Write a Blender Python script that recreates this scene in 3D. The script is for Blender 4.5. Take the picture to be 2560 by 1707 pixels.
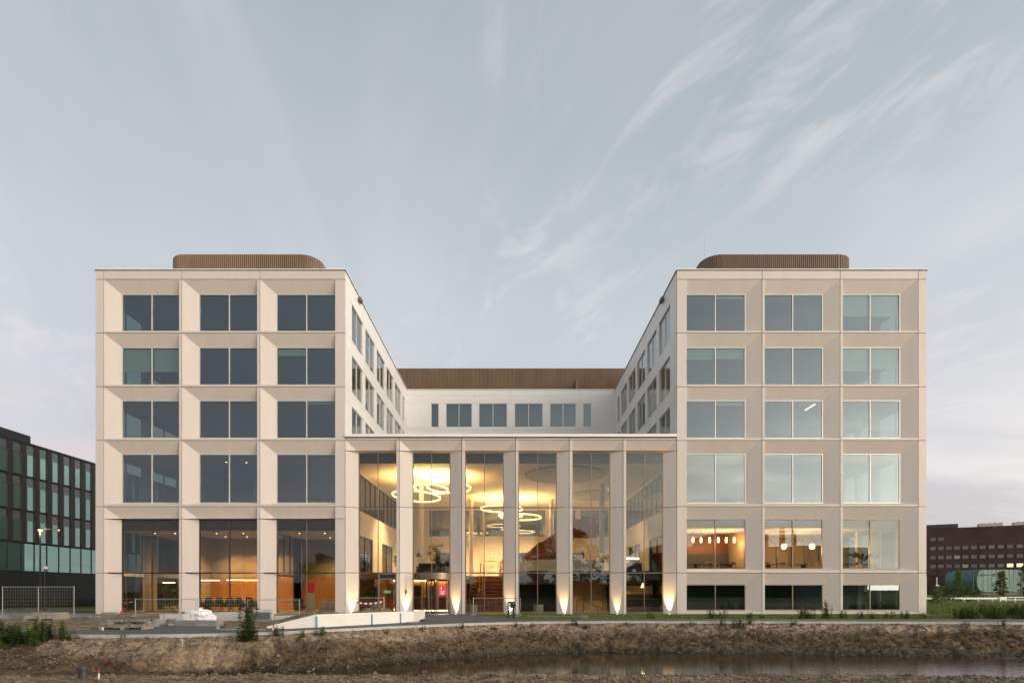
import bpy, bmesh, math, random
from mathutils import Vector, Matrix, noise

R = math.radians
RND = random.Random(11)
scene = bpy.context.scene
COL = scene.collection
for o in list(bpy.data.objects):
    bpy.data.objects.remove(o)

# ------------------------------------------------------------------ camera
cam_d = bpy.data.cameras.new("camera")
cam = bpy.data.objects.new("camera", cam_d)
COL.objects.link(cam)
cam.location = (0.0, -37.3, 1.65)
cam.rotation_euler = (R(90), 0, 0)
cam_d.lens = 18.96
cam_d.sensor_width = 36
cam_d.shift_x = 0.001
cam_d.shift_y = 0.2428
cam_d.clip_start = 0.1
cam_d.clip_end = 5000
scene.camera = cam

# ------------------------------------------------------------------ sky and sun
SUN_AZ = R(58)          # measured from the direction behind the camera towards the right
SUN_EL = R(15)
SDIR = Vector((math.sin(SUN_AZ) * math.cos(SUN_EL), -math.cos(SUN_AZ) * math.cos(SUN_EL), math.sin(SUN_EL)))

world = bpy.data.worlds.new("World")
scene.world = world
world.use_nodes = True
wn, wl = world.node_tree.nodes, world.node_tree.links
wn.clear()


def wnode(t, **kw):
    n = wn.new(t)
    for k, v in kw.items():
        setattr(n, k, v)
    return n


def wmath(op, a, b=None, c=None, clamp=False):
    n = wnode("ShaderNodeMath", operation=op)
    n.use_clamp = clamp
    for i, v in enumerate((a, b, c)):
        if v is None:
            continue
        if isinstance(v, (int, float)):
            n.inputs[i].default_value = v
        else:
            wl.new(v, n.inputs[i])
    return n.outputs[0]


def wmix(fac, a, b):
    n = wnode("ShaderNodeMix", data_type="RGBA")
    for i, v in ((0, fac), (6, a), (7, b)):
        if isinstance(v, (int, float)):
            n.inputs[i].default_value = v
        elif isinstance(v, tuple):
            n.inputs[i].default_value = (*v, 1)
        else:
            wl.new(v, n.inputs[i])
    return n.outputs[2]


def wramp(fac, stops, interp="EASE"):
    n = wnode("ShaderNodeValToRGB")
    cr = n.color_ramp
    cr.interpolation = interp
    while len(cr.elements) < len(stops):
        cr.elements.new(0.5)
    for e, (p, c) in zip(cr.elements, stops):
        e.position = p
        e.color = (*c, 1) if isinstance(c, tuple) else (c, c, c, 1)
    wl.new(fac, n.inputs[0])
    return n.outputs[0]


tc = wnode("ShaderNodeTexCoord")
sep = wnode("ShaderNodeSeparateXYZ")
wl.new(tc.outputs["Generated"], sep.inputs[0])
up = wmath("MAXIMUM", sep.outputs[2], 0.0)
sky = wnode("ShaderNodeTexSky", sky_type="NISHITA")
sky.sun_disc = False
sky.sun_elevation = SUN_EL
sky.sun_rotation = math.atan2(SDIR.x, SDIR.y)
sky.air_density = 1.3
sky.dust_density = 2.5
sky.ozone_density = 2.0
# thin high veil of cloud at dusk (values in the sky texture's own units, x10)
veil = wramp(up, [(0.0, (5.6, 5.25, 5.6)), (0.10, (6.3, 6.0, 6.3)), (0.28, (6.8, 6.95, 7.4)), (0.46, (6.2, 6.75, 7.2)),
                  (0.66, (4.5, 5.2, 5.7)), (0.80, (3.6, 4.3, 4.8)), (1.0, (2.6, 3.2, 3.6))], "LINEAR")
# broad evening glow towards the low sun
dotn = wnode("ShaderNodeVectorMath", operation="DOT_PRODUCT")
wl.new(tc.outputs["Generated"], dotn.inputs[0])
dotn.inputs[1].default_value = (math.sin(SUN_AZ), -math.cos(SUN_AZ), 0.05)
g = wmath("MULTIPLY_ADD", dotn.outputs["Value"], 0.5, 0.5, clamp=True)
g = wmath("POWER", g, 9.0)
lowness = wmath("POWER", wmath("SUBTRACT", 1.0, up, clamp=True), 3.0)
glow = wmath("MULTIPLY", g, lowness)
# streaky cirrus on a plane overhead
den = wmath("ADD", up, 0.16)
px = wmath("DIVIDE", sep.outputs[0], den)
py = wmath("DIVIDE", sep.outputs[1], den)
comb = wnode("ShaderNodeCombineXYZ")
wl.new(px, comb.inputs[0]); wl.new(py, comb.inputs[1])


WISP_LOC = (8.28, 6.07, 0)
BAND_LOC = (5.3, 2.2, 0)
MASK_LOC = (7.58, 0.67, 0)


def cirrus(rot, scale, loc, ns, detail, lo, hi, dist=0.6):
    mp = wnode("ShaderNodeMapping", vector_type="TEXTURE")
    mp.inputs["Rotation"].default_value = (0, 0, rot)
    mp.inputs["Scale"].default_value = scale
    mp.inputs["Location"].default_value = loc
    wl.new(comb.outputs[0], mp.inputs[0])
    nz = wnode("ShaderNodeTexNoise")
    nz.inputs["Scale"].default_value = ns
    nz.inputs["Detail"].default_value = detail
    nz.inputs["Roughness"].default_value = 0.60
    nz.inputs["Distortion"].default_value = dist
    wl.new(mp.outputs[0], nz.inputs["Vector"])
    return wramp(nz.outputs["Fac"], [(lo, 0.0), (hi, 1.0)], "EASE")


c_wisp = cirrus(R(122), (1.5, 0.72, 1), WISP_LOC, 3.3, 6, 0.45, 0.74, 1.6)
c_mask = cirrus(R(122), (1.5, 1.0, 1), MASK_LOC, 1.0, 2, 0.43, 0.64, 0.6)
c_soft = cirrus(R(115), (1.9, 1.0, 1), (3.1, 7.7, 0), 1.3, 4, 0.34, 0.70, 0.6)
c_band = cirrus(R(12), (2.6, 0.8, 1), BAND_LOC, 0.9, 4, 0.45, 0.68, 0.6)
low = wramp(up, [(0.0, 1.0), (0.16, 0.7), (0.34, 0.0)])
col = wmix(0.12, veil, sky.outputs[0])
col = wmix(wmath("MULTIPLY", c_soft, 0.38), col, (7.6, 7.5, 7.75))
col = wmix(wmath("MULTIPLY", wmath("MULTIPLY", c_wisp, c_mask), 0.62), col, (8.0, 7.75, 7.9))
lowband = wmath("MULTIPLY", c_band, low)
rightness = wmath("MULTIPLY_ADD", sep.outputs[0], 0.6, 0.5, clamp=True)
col = wmix(wmath("MULTIPLY", wmath("MULTIPLY", lowband, rightness), 0.95), col, (9.0, 8.85, 8.9))
leftlow = wmath("MULTIPLY", lowband, wmath("SUBTRACT", 1.0, rightness, clamp=True))
col = wmix(wmath("MULTIPLY", leftlow, 0.9), col, (8.3, 6.7, 6.9))
ad0 = wnode("ShaderNodeMix", data_type="RGBA", blend_type="ADD")
wl.new(wmath("MULTIPLY", g, wmath("SUBTRACT", 1.0, up, clamp=True)), ad0.inputs[0]); wl.new(col, ad0.inputs[6]); ad0.inputs[7].default_value = (15.0, 18.0, 21.0, 1)
col = ad0.outputs[2]
glow = wmath("MULTIPLY", glow, wmath("MULTIPLY_ADD", c_band, 0.7, 0.55))
ad = wnode("ShaderNodeMix", data_type="RGBA", blend_type="ADD")
wl.new(glow, ad.inputs[0]); wl.new(col, ad.inputs[6]); ad.inputs[7].default_value = (168.0, 136.0, 90.0, 1)
mul = ad
bg = wnode("ShaderNodeBackground")
bg.inputs["Strength"].default_value = 0.1
wl.new(mul.outputs[2], bg.inputs["Color"])
wo = wnode("ShaderNodeOutputWorld")
wl.new(bg.outputs[0], wo.inputs["Surface"])

sun_d = bpy.data.lights.new("sun", "SUN")
sun_d.energy = 0.5
sun_d.angle = R(16)
sun_d.color = (1.0, 0.76, 0.62)
sun = bpy.data.objects.new("sun", sun_d)
COL.objects.link(sun)
sun.rotation_euler = SDIR.to_track_quat("Z", "Y").to_euler()
sun.location = (30, -60, 40)

vs = scene.view_settings
vs.view_transform = "Standard"
vs.look = "None"
vs.exposure = 0.0
vs.gamma = 1.0
vs.use_curve_mapping = False
scene.cycles.use_denoising = True
scene.cycles.max_bounces = 7
scene.cycles.diffuse_bounces = 3
scene.cycles.glossy_bounces = 3
scene.cycles.transparent_max_bounces = 16
scene.cycles.sample_clamp_indirect = 4.0
scene.cycles.caustics_reflective = False
scene.cycles.caustics_refractive = False

# ------------------------------------------------------------------ materials
MATS = {}


def mat(name, color=(0.5, 0.5, 0.5), rough=0.6, metal=0.0, var=0.0, vscale=3.0, vstretch=(1, 1, 1), bump=0.0, bscale=30.0,
        objvar=0.0, emit=None, estr=0.0, color2=None, spec=0.5, trans=0.0):
    m = bpy.data.materials.new(name)
    m.use_nodes = True
    nt = m.node_tree
    n, l = nt.nodes, nt.links
    b = n["Principled BSDF"]
    b.inputs["Base Color"].default_value = (*color, 1)
    b.inputs["Roughness"].default_value = rough
    b.inputs["Metallic"].default_value = metal
    b.inputs["Specular IOR Level"].default_value = spec
    if emit:
        b.inputs["Emission Color"].default_value = (*emit, 1)
        b.inputs["Emission Strength"].default_value = estr
    src = None
    geo = n.new("ShaderNodeNewGeometry")
    if var > 0 or color2:
        mp = n.new("ShaderNodeMapping")
        mp.inputs["Scale"].default_value = vstretch
        l.new(geo.outputs["Position"], mp.inputs[0])
        nz = n.new("ShaderNodeTexNoise")
        nz.inputs["Scale"].default_value = vscale
        nz.inputs["Detail"].default_value = 6
        nz.inputs["Roughness"].default_value = 0.6
        l.new(mp.outputs[0], nz.inputs["Vector"])
        cr = n.new("ShaderNodeValToRGB")
        c2 = color2 or color
        lo = tuple(max(0, c * (1 - var)) for c in color)
        hi = tuple(min(1, c * (1 + var)) for c in c2)
        cr.color_ramp.elements[0].position = 0.3
        cr.color_ramp.elements[1].position = 0.7
        cr.color_ramp.elements[0].color = (*lo, 1)
        cr.color_ramp.elements[1].color = (*hi, 1)
        l.new(nz.outputs["Fac"], cr.inputs[0])
        src = cr.outputs[0]
        l.new(src, b.inputs["Base Color"])
    if objvar > 0:
        oi = n.new("ShaderNodeObjectInfo")
        mr = n.new("ShaderNodeMapRange")
        mr.inputs["To Min"].default_value = 1 - objvar
        mr.inputs["To Max"].default_value = 1 + objvar
        l.new(oi.outputs["Random"], mr.inputs["Value"])
        mx = n.new("ShaderNodeMix")
        mx.data_type = "RGBA"
        mx.blend_type = "MULTIPLY"
        mx.inputs[0].default_value = 1
        if src:
            l.new(src, mx.inputs[6])
        else:
            mx.inputs[6].default_value = (*color, 1)
        l.new(mr.outputs[0], mx.inputs[7])
        l.new(mx.outputs[2], b.inputs["Base Color"])
    if bump > 0:
        nb = n.new("ShaderNodeTexNoise")
        nb.inputs["Scale"].default_value = bscale
        nb.inputs["Detail"].default_value = 8
        nb.inputs["Roughness"].default_value = 0.65
        l.new(geo.outputs["Position"], nb.inputs["Vector"])
        bp = n.new("ShaderNodeBump")
        bp.inputs["Strength"].default_value = 1.0
        bp.inputs["Distance"].default_value = bump
        l.new(nb.outputs["Fac"], bp.inputs["Height"])
        l.new(bp.outputs[0], b.inputs["Normal"])
    MATS[name] = m
    return m


def glass_mat(name, base_r=0.13, tint=(0.78, 0.86, 0.82), wav=0.0, refl=(0.94, 0.98, 1.0)):
    m = bpy.data.materials.new(name)
    m.use_nodes = True
    n, l = m.node_tree.nodes, m.node_tree.links
    n.clear()
    lw = n.new("ShaderNodeLayerWeight"); lw.inputs[0].default_value = 0.5
    pw = n.new("ShaderNodeMath"); pw.operation = "POWER"; pw.inputs[1].default_value = 4.5
    l.new(lw.outputs["Facing"], pw.inputs[0])
    ma = n.new("ShaderNodeMath"); ma.operation = "MULTIPLY_ADD"; ma.use_clamp = True
    ma.inputs[1].default_value = 1 - base_r; ma.inputs[2].default_value = base_r
    l.new(pw.outputs[0], ma.inputs[0])
    geo = n.new("ShaderNodeNewGeometry")
    fr = n.new("ShaderNodeMath"); fr.operation = "SUBTRACT"; fr.inputs[0].default_value = 1
    l.new(geo.outputs["Backfacing"], fr.inputs[1])
    f2 = n.new("ShaderNodeMath"); f2.operation = "MULTIPLY"
    l.new(ma.outputs[0], f2.inputs[0]); l.new(fr.outputs[0], f2.inputs[1])
    tr = n.new("ShaderNodeBsdfTransparent"); tr.inputs[0].default_value = (*[math.sqrt(c) for c in tint], 1)
    gl = n.new("ShaderNodeBsdfGlossy"); gl.inputs["Roughness"].default_value = 0.004
    gl.inputs[0].default_value = (*refl, 1)
    if wav > 0:
        nz = n.new("ShaderNodeTexNoise"); nz.inputs["Scale"].default_value = 0.9; nz.inputs["Detail"].default_value = 1.0
        l.new(geo.outputs["Position"], nz.inputs["Vector"])
        bp = n.new("ShaderNodeBump"); bp.inputs["Distance"].default_value = wav; bp.inputs["Strength"].default_value = 1
        l.new(nz.outputs["Fac"], bp.inputs["Height"]); l.new(bp.outputs[0], gl.inputs["Normal"])
    mx = n.new("ShaderNodeMixShader")
    l.new(f2.outputs[0], mx.inputs[0]); l.new(tr.outputs[0], mx.inputs[1]); l.new(gl.outputs[0], mx.inputs[2])
    out = n.new("ShaderNodeOutputMaterial"); l.new(mx.outputs[0], out.inputs[0])
    MATS[name] = m
    return m


def leaf_mat(name, c1, c2, trans=0.25, rough=0.55):
    m = mat(name, c1, rough, var=0.25, vscale=9, color2=c2, objvar=0.12, spec=0.3)
    n, l = m.node_tree.nodes, m.node_tree.links
    b = n["Principled BSDF"]
    t = n.new("ShaderNodeBsdfTranslucent"); t.inputs[0].default_value = (*[min(1, c * 1.5) for c in c2], 1)
    mx = n.new("ShaderNodeMixShader"); mx.inputs[0].default_value = trans
    l.new(b.outputs[0], mx.inputs[1]); l.new(t.outputs[0], mx.inputs[2])
    l.new(mx.outputs[0], n["Material Output"].inputs[0])
    return m


PANEL = mat("facade_panel_offwhite", (0.60, 0.537, 0.497), 0.42, var=0.03, vscale=1.1, vstretch=(1.6, 1, 0.16), objvar=0.022)
CREAM = mat("courtyard_panel_white", (0.74, 0.72, 0.70), 0.42, var=0.02, vscale=0.8, objvar=0.015)
COPING = mat("coping_white_metal", (0.80, 0.78, 0.76), 0.35, var=0.02)
COPBR = mat("coping_edge_brown", (0.10, 0.065, 0.045), 0.5)
JOINT = mat("joint_dark", (0.02, 0.019, 0.018), 0.9)
FR_L = mat("frame_champagne", (0.66, 0.60, 0.56), 0.35, 0.3)
FR_B = mat("frame_bronze", (0.22, 0.165, 0.115), 0.38, 0.55)
FR_D = mat("frame_dark_bronze", (0.09, 0.07, 0.055), 0.4, 0.5)
GLASS = glass_mat("glazing", 0.14, (0.34, 0.43, 0.40), refl=(0.76, 0.90, 1.0))
GLASS_A = glass_mat("glazing_atrium", 0.062, (0.60, 0.59, 0.55), refl=(0.80, 0.92, 1.0))
GLASS_C = glass_mat("glazing_courtyard", 0.20, (0.70, 0.82, 0.80), wav=0.006)
GLASS_M = glass_mat("glazing_dark_partition", 0.30, (0.30, 0.28, 0.24))
GLASS_P = glass_mat("glazing_partition", 0.08, (0.85, 0.92, 0.88))
GLASS_G = glass_mat("glazing_green", 0.44, (0.40, 0.62, 0.54), refl=(0.62, 0.95, 0.86))
BLIND = mat("blind_fabric", (0.66, 0.70, 0.62), 0.85, var=0.03, vscale=12)
BRONZE = mat("corrugated_bronze", (0.165, 0.108, 0.068), 0.42, 0.35, var=0.14, vscale=0.45, vstretch=(2, 2, 0.6))
CONC = mat("concrete_pale", (0.50, 0.485, 0.46), 0.8, var=0.10, vscale=2.2, bump=0.002, bscale=60)
CONCG = mat("concrete_grey", (0.27, 0.26, 0.25), 0.85, var=0.16, vscale=3.0, bump=0.003, bscale=50, objvar=0.12)
PAVER = mat("paver_grey", (0.21, 0.20, 0.19), 0.85, var=0.18, vscale=6, bump=0.003, bscale=50, objvar=0.18)
SLATE = mat("paver_slate", (0.09, 0.09, 0.092), 0.8, var=0.15, vscale=5, objvar=0.1)
WALLW = mat("ramp_wall_white", (0.68, 0.66, 0.62), 0.7, var=0.06, vscale=1.6, bump=0.0015, bscale=60)
KERB = mat("kerb_concrete", (0.42, 0.415, 0.41), 0.8, var=0.12, vscale=2.5, bump=0.002, bscale=70)
ASPH = mat("asphalt", (0.105, 0.105, 0.11), 0.82, var=0.16, vscale=1.3, bump=0.004, bscale=110)
IW = mat("interior_white", (0.66, 0.63, 0.58), 0.7, var=0.02)
ICEIL = mat("interior_ceiling", (0.70, 0.68, 0.65), 0.8)
IGREY = mat("interior_grey", (0.20, 0.20, 0.20), 0.7, var=0.05)
IDARK = mat("interior_dark", (0.03, 0.03, 0.032), 0.6)
IFLOOR = mat("interior_floor", (0.16, 0.145, 0.125), 0.4, var=0.1)
CARPET = mat("interior_carpet", (0.10, 0.10, 0.105), 0.9)
WOOD = mat("timber_oak", (0.36, 0.165, 0.052), 0.45, var=0.16, vscale=2.0, vstretch=(6, 6, 0.5), color2=(0.43, 0.205, 0.07))
WOODS = mat("timber_steps", (0.35, 0.115, 0.035), 0.45, var=0.18, vscale=2.5, vstretch=(0.4, 3, 6), color2=(0.42, 0.16, 0.055))
WOODR = mat("timber_red_brown", (0.20, 0.06, 0.028), 0.4, var=0.2, vscale=2, vstretch=(5, 5, 0.6))
DESK = mat("reception_red_brown", (0.17, 0.045, 0.03), 0.4, var=0.12)
BEIGE = mat("plaster_beige", (0.40, 0.31, 0.20), 0.75, var=0.04)
METAL = mat("galvanised_steel", (0.42, 0.43, 0.44), 0.45, 0.75, var=0.1, vscale=6)
STEELD = mat("dark_steel", (0.045, 0.043, 0.042), 0.5, 0.3)
BLACK = mat("black_paint", (0.012, 0.012, 0.013), 0.5)
GREENC = mat("chair_dark_green", (0.030, 0.042, 0.035), 0.7, objvar=0.2)
WOODC = mat("chair_pale_wood", (0.42, 0.30, 0.16), 0.5, var=0.1)
POTG = mat("pot_sage", (0.42, 0.47, 0.38), 0.6)
POTW = mat("pot_cream", (0.62, 0.56, 0.45), 0.6)
PINK = mat("screen_pink", (0.5, 0.04, 0.08), 0.3, emit=(0.85, 0.07, 0.13), estr=0.8)
WHITEE = mat("screen_lettering_white", (0.8, 0.8, 0.8), 0.4, emit=(1, 0.9, 0.85), estr=1.5)
EXITG = mat("exit_sign_green", (0.02, 0.25, 0.09), 0.4, emit=(0.02, 0.30, 0.10), estr=0.8)
PAPER = mat("paper_white", (0.75, 0.74, 0.72), 0.7)
INK = mat("printed_ink", (0.03, 0.03, 0.03), 0.7)
RED = mat("red_paint", (0.45, 0.02, 0.035), 0.5)
BLUE = mat("blue_tape", (0.05, 0.22, 0.36), 0.5)
BAGW = mat("bag_white_plastic", (0.72, 0.72, 0.72), 0.45, var=0.05, bump=0.01, bscale=9)
ALUB = mat("black_cladding", (0.016, 0.016, 0.018), 0.45, var=0.1)
UMBER = mat("umber_cladding", (0.045, 0.034, 0.032), 0.38, 0.3, var=0.08)
RUST = mat("rust_red_brick", (0.046, 0.021, 0.019), 0.85, var=0.2, vscale=0.25, color2=(0.060, 0.027, 0.024))
TEAL = mat("teal_glass_cladding", (0.030, 0.085, 0.075), 0.35, 0.1, var=0.35, vscale=0.6, vstretch=(2, 2, 0.15), color2=(0.07, 0.15, 0.135), spec=0.3)
WINF = mat("far_window_frame", (0.02, 0.017, 0.017), 0.5)
FARGL = mat("far_window_glass", (0.05, 0.055, 0.065), 0.08, spec=1.0, objvar=0.45)
FARLIT = mat("far_window_lit", (0.4, 0.35, 0.2), 0.4, emit=(1.0, 0.80, 0.36), estr=1.6)
FARPALE = mat("far_window_blind", (0.30, 0.32, 0.29), 0.5)
FARBLUE = mat("far_window_blue", (0.04, 0.05, 0.18), 0.2, emit=(0.10, 0.12, 0.5), estr=0.5)
PIPE = mat("pipe_grey_plastic", (0.045, 0.047, 0.05), 0.42, var=0.1)
BRICK = mat("loose_brick", (0.10, 0.05, 0.042), 0.85, objvar=0.25, bump=0.004, bscale=40)
BARK = mat("bark", (0.075, 0.052, 0.036), 0.9, var=0.25, vscale=6)
LEAF = leaf_mat("leaf_green", (0.045, 0.088, 0.016), (0.095, 0.145, 0.032))
LEAFD = leaf_mat("leaf_dark", (0.020, 0.046, 0.011), (0.045, 0.080, 0.020), 0.2)
LEAFY = leaf_mat("leaf_olive", (0.070, 0.095, 0.020), (0.12, 0.15, 0.035), 0.25)
LEAFI = leaf_mat("leaf_indoor", (0.018, 0.040, 0.014), (0.05, 0.075, 0.022), 0.2)
GRASS = leaf_mat("grass_blade", (0.085, 0.125, 0.012), (0.16, 0.19, 0.03), 0.25)
WARM = (1.0, 0.60, 0.24)
RINGE = mat("ring_light_diffuser", (0.8, 0.7, 0.5), 0.5, emit=(1.0, 0.68, 0.27), estr=4.2)
RINGU = mat("ring_light_uplight", (0.8, 0.7, 0.5), 0.5, emit=(1.0, 0.56, 0.15), estr=210.0)
LAMPW = mat("lamp_warm_bulb", (0.9, 0.8, 0.5), 0.5, emit=(1.0, 0.70, 0.28), estr=22.4)
GLOBE = mat("lamp_globe", (0.9, 0.8, 0.5), 0.5, emit=(1.0, 0.78, 0.30), estr=4.8)
LINEAR = mat("lamp_linear", (0.9, 0.8, 0.5), 0.5, emit=(1.0, 0.66, 0.24), estr=9.0)
STRIPE = mat("led_strip", (0.9, 0.8, 0.5), 0.5, emit=(1.0, 0.66, 0.22), estr=12.6)
DOWNE = mat("downlight_lens", (0.9, 0.9, 0.8), 0.5, emit=(1.0, 0.80, 0.52), estr=14.4)
TUBEW = mat("lamp_tube_white", (0.9, 0.9, 0.9), 0.5, emit=(1.0, 0.94, 0.85), estr=3.5)
STREETE = mat("street_lamp_lens", (1, 0.7, 0.3), 0.5, emit=(1.0, 0.50, 0.12), estr=14.0)

# ------------------------------------------------------------------ mesh helpers


class MB:
    def __init__(self):
        self.v, self.f = [], []

    def face(self, pts):
        i = len(self.v)
        self.v += [tuple(p) for p in pts]
        self.f.append(tuple(range(i, i + len(pts))))
        return self

    def box(self, x0, x1, y0, y1, z0, z1):
        i = len(self.v)
        self.v += [(x0, y0, z0), (x1, y0, z0), (x1, y1, z0), (x0, y1, z0), (x0, y0, z1), (x1, y0, z1), (x1, y1, z1), (x0, y1, z1)]
        for q in ((0, 3, 2, 1), (4, 5, 6, 7), (0, 1, 5, 4), (1, 2, 6, 5), (2, 3, 7, 6), (3, 0, 4, 7)):
            self.f.append(tuple(i + k for k in q))
        return self

    def obox(self, c, ax, hx, hy, hz):
        """oriented box: centre, 3x3 axes matrix (columns), half sizes"""
        i = len(self.v)
        c = Vector(c)
        for s in ((-1, -1, -1), (1, -1, -1), (1, 1, -1), (-1, 1, -1), (-1, -1, 1), (1, -1, 1), (1, 1, 1), (-1, 1, 1)):
            self.v.append(tuple(c + ax @ Vector((s[0] * hx, s[1] * hy, s[2] * hz))))
        for q in ((0, 3, 2, 1), (4, 5, 6, 7), (0, 1, 5, 4), (1, 2, 6, 5), (2, 3, 7, 6), (3, 0, 4, 7)):
            self.f.append(tuple(i + k for k in q))
        return self

    def bar(self, p0, p1, w, h=None):
        """square bar between two points"""
        p0, p1 = Vector(p0), Vector(p1)
        d = p1 - p0
        q = d.to_track_quat("Z", "Y").to_matrix()
        return self.obox((p0 + p1) / 2, q, w / 2, (h or w) / 2, d.length / 2)

    def prism(self, poly, z0, z1):
        """poly: list of (x,y) counter-clockwise, extruded in z"""
        i, n = len(self.v), len(poly)
        self.v += [(x, y, z0) for x, y in poly] + [(x, y, z1) for x, y in poly]
        self.f.append(tuple(i + k for k in reversed(range(n))))
        self.f.append(tuple(i + n + k for k in range(n)))
        for k in range(n):
            a, b = k, (k + 1) % n
            self.f.append((i + a, i + b, i + n + b, i + n + a))
        return self

    def xprism(self, poly, y0, y1):
        """poly in (x,z), extruded in y"""
        i, n = len(self.v), len(poly)
        self.v += [(x, y0, z) for x, z in poly] + [(x, y1, z) for x, z in poly]
        self.f.append(tuple(i + k for k in range(n)))
        self.f.append(tuple(i + n + k for k in reversed(range(n))))
        for k in range(n):
            a, b = k, (k + 1) % n
            self.f.append((i + b, i + a, i + n + a, i + n + b))
        return self

    def tube(self, pts, r, n=8, caps=True):
        """tapered tube along points; r is a number or list"""
        pts = [Vector(p) for p in pts]
        rs = r if isinstance(r, (list, tuple)) else [r] * len(pts)
        base = len(self.v)
        prev = None
        for k, p in enumerate(pts):
            d = (pts[min(k + 1, len(pts) - 1)] - pts[max(k - 1, 0)]).normalized()
            if prev is None:
                a = d.orthogonal().normalized()
            else:
                a = (prev - d * prev.dot(d))
                a = a.normalized() if a.length > 1e-6 else d.orthogonal().normalized()
            prev = a
            b = d.cross(a)
            for j in range(n):
                t = 2 * math.pi * j / n
                self.v.append(tuple(p + (a * math.cos(t) + b * math.sin(t)) * rs[k]))
        for k in range(len(pts) - 1):
            for j in range(n):
                a0 = base + k * n + j
                a1 = base + k * n + (j + 1) % n
                self.f.append((a0, a1, a1 + n, a0 + n))
        if caps:
            self.f.append(tuple(base + j for j in reversed(range(n))))
            e = base + (len(pts) - 1) * n
            self.f.append(tuple(e + j for j in range(n)))
        return self

    def lathe(self, prof, n=20, c=(0, 0, 0)):
        base = len(self.v)
        for r, z in prof:
            for j in range(n):
                t = 2 * math.pi * j / n
                self.v.append((c[0] + r * math.cos(t), c[1] + r * math.sin(t), c[2] + z))
        for k in range(len(prof) - 1):
            for j in range(n):
                a0 = base + k * n + j
                a1 = base + k * n + (j + 1) % n
                self.f.append((a0, a1, a1 + n, a0 + n))
        self.f.append(tuple(base + j for j in reversed(range(n))))
        e = base + (len(prof) - 1) * n
        self.f.append(tuple(e + j for j in range(n)))
        return self

    def mesh(self, name, m, smooth=False):
        me = bpy.data.meshes.new(name)
        me.from_pydata(self.v, [], self.f)
        if m:
            me.materials.append(m)
        if smooth:
            me.polygons.foreach_set("use_smooth", [True] * len(me.polygons))
        me.update()
        return me

    def build(self, name, m, parent=None, loc=None, rz=0.0, smooth=False):
        return link(name, self.mesh(name, m, smooth), parent, loc, rz)


def link(name, data, parent=None, loc=None, rz=0.0):
    o = bpy.data.objects.new(name, data)
    COL.objects.link(o)
    if parent:
        o.parent = parent
    if loc is not None:
        o.location = loc
    if rz:
        o.rotation_euler = (0, 0, rz)
    return o


def tag(o, label, cat, group=None):
    o["label"] = label
    o["category"] = cat
    if group:
        o["group"] = group
    return o


def thing(name, label, cat, loc=(0, 0, 0), rz=0.0, group=None):
    o = link(name, None, None, loc, rz)
    o.empty_display_size = 0.3
    return tag(o, label, cat, group)


def struct(o):
    o["kind"] = "structure"
    return o


def stuff(o):
    o["kind"] = "stuff"
    return o


def copy_tree(o, parent=None):
    c = o.copy()
    COL.objects.link(c)
    c.parent = parent
    for ch in list(o.children):
        copy_tree(ch, c)
    return c


def lamp(name, kind, parent, loc, energy, color=WARM, size=0.2, rot=None, spot=None, blend=1.0):
    d = bpy.data.lights.new(name, kind)
    d.energy = energy
    d.color = color
    if kind in ("POINT", "SPOT"):
        d.shadow_soft_size = size
    if kind == "AREA":
        d.shape = "DISK"
        d.size = size
    if spot:
        d.spot_size = R(spot)
        d.spot_blend = blend
    o = bpy.data.objects.new(name, d)
    COL.objects.link(o)
    o.parent = parent
    o.location = loc
    if rot:
        o.rotation_euler = rot
    return o


def text_mesh(name, s, size, m, parent, loc, rot=(R(90), 0, 0), depth=0.004):
    cu = bpy.data.curves.new(name, "FONT")
    cu.body = s
    cu.size = size
    cu.extrude = depth
    cu.align_x = "CENTER"
    cu.align_y = "CENTER"
    tmp = bpy.data.objects.new("tmp", cu)
    COL.objects.link(tmp)
    dg = bpy.context.evaluated_depsgraph_get()
    me = bpy.data.meshes.new_from_object(tmp.evaluated_get(dg))
    bpy.data.objects.remove(tmp)
    bpy.data.curves.remove(cu)
    me.materials.clear()
    me.materials.append(m)
    o = link(name, me, parent, loc)
    o.rotation_euler = rot
    return o


ORD = ["first", "second", "third", "fourth", "fifth", "sixth", "seventh", "eighth", "ninth", "tenth", "eleventh", "twelfth",
       "thirteenth", "fourteenth", "fifteenth", "sixteenth", "seventeenth", "eighteenth", "nineteenth", "twentieth"]


def interp(pts, x):
    if x <= pts[0][0]:
        return pts[0][1]
    for (a, b), (c, d) in zip(pts, pts[1:]):
        if x <= c:
            t = (x - a) / (c - a)
            return b + (d - b) * t
    return pts[-1][1]


def sstep(a, b, x):
    t = min(1, max(0, (x - a) / (b - a)))
    return t * t * (3 - 2 * t)

# ------------------------------------------------------------------ ground, path, water
N_PTS = [(-80, -17.0), (-30, -17.1), (-19, -17.35), (-15, -17.6), (-12.5, -17.5), (-9.4, -16.3), (-7, -14.2), (-4.5, -12.1), (-1.65, -10.35),
         (0.5, -9.4), (3, -8.95), (6, -8.85), (12, -8.95), (21, -9.35), (27, -10.0), (80, -13.0)]
W_PTS = [(-80, -20.0), (-20, -20.2), (-12, -19.8), (-9.2, -18.9), (-6.6, -17.3), (-3.9, -15.2), (-1.5, -13.6), (1.8, -12.0), (5, -11.65), (9.5, -12.0),
         (16, -13.0), (22, -14.05), (30, -15.0), (80, -18.0)]


def csmooth(pts, x):
    s = 0.0
    for k in (-0.8, -0.4, 0, 0.4, 0.8):
        s += interp(pts, x + k)
    return s / 5


def near_edge(x):
    return csmooth(N_PTS, x)


def water_edge(x):
    return csmooth(W_PTS, x)


WATER_Z = -1.3


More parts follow.
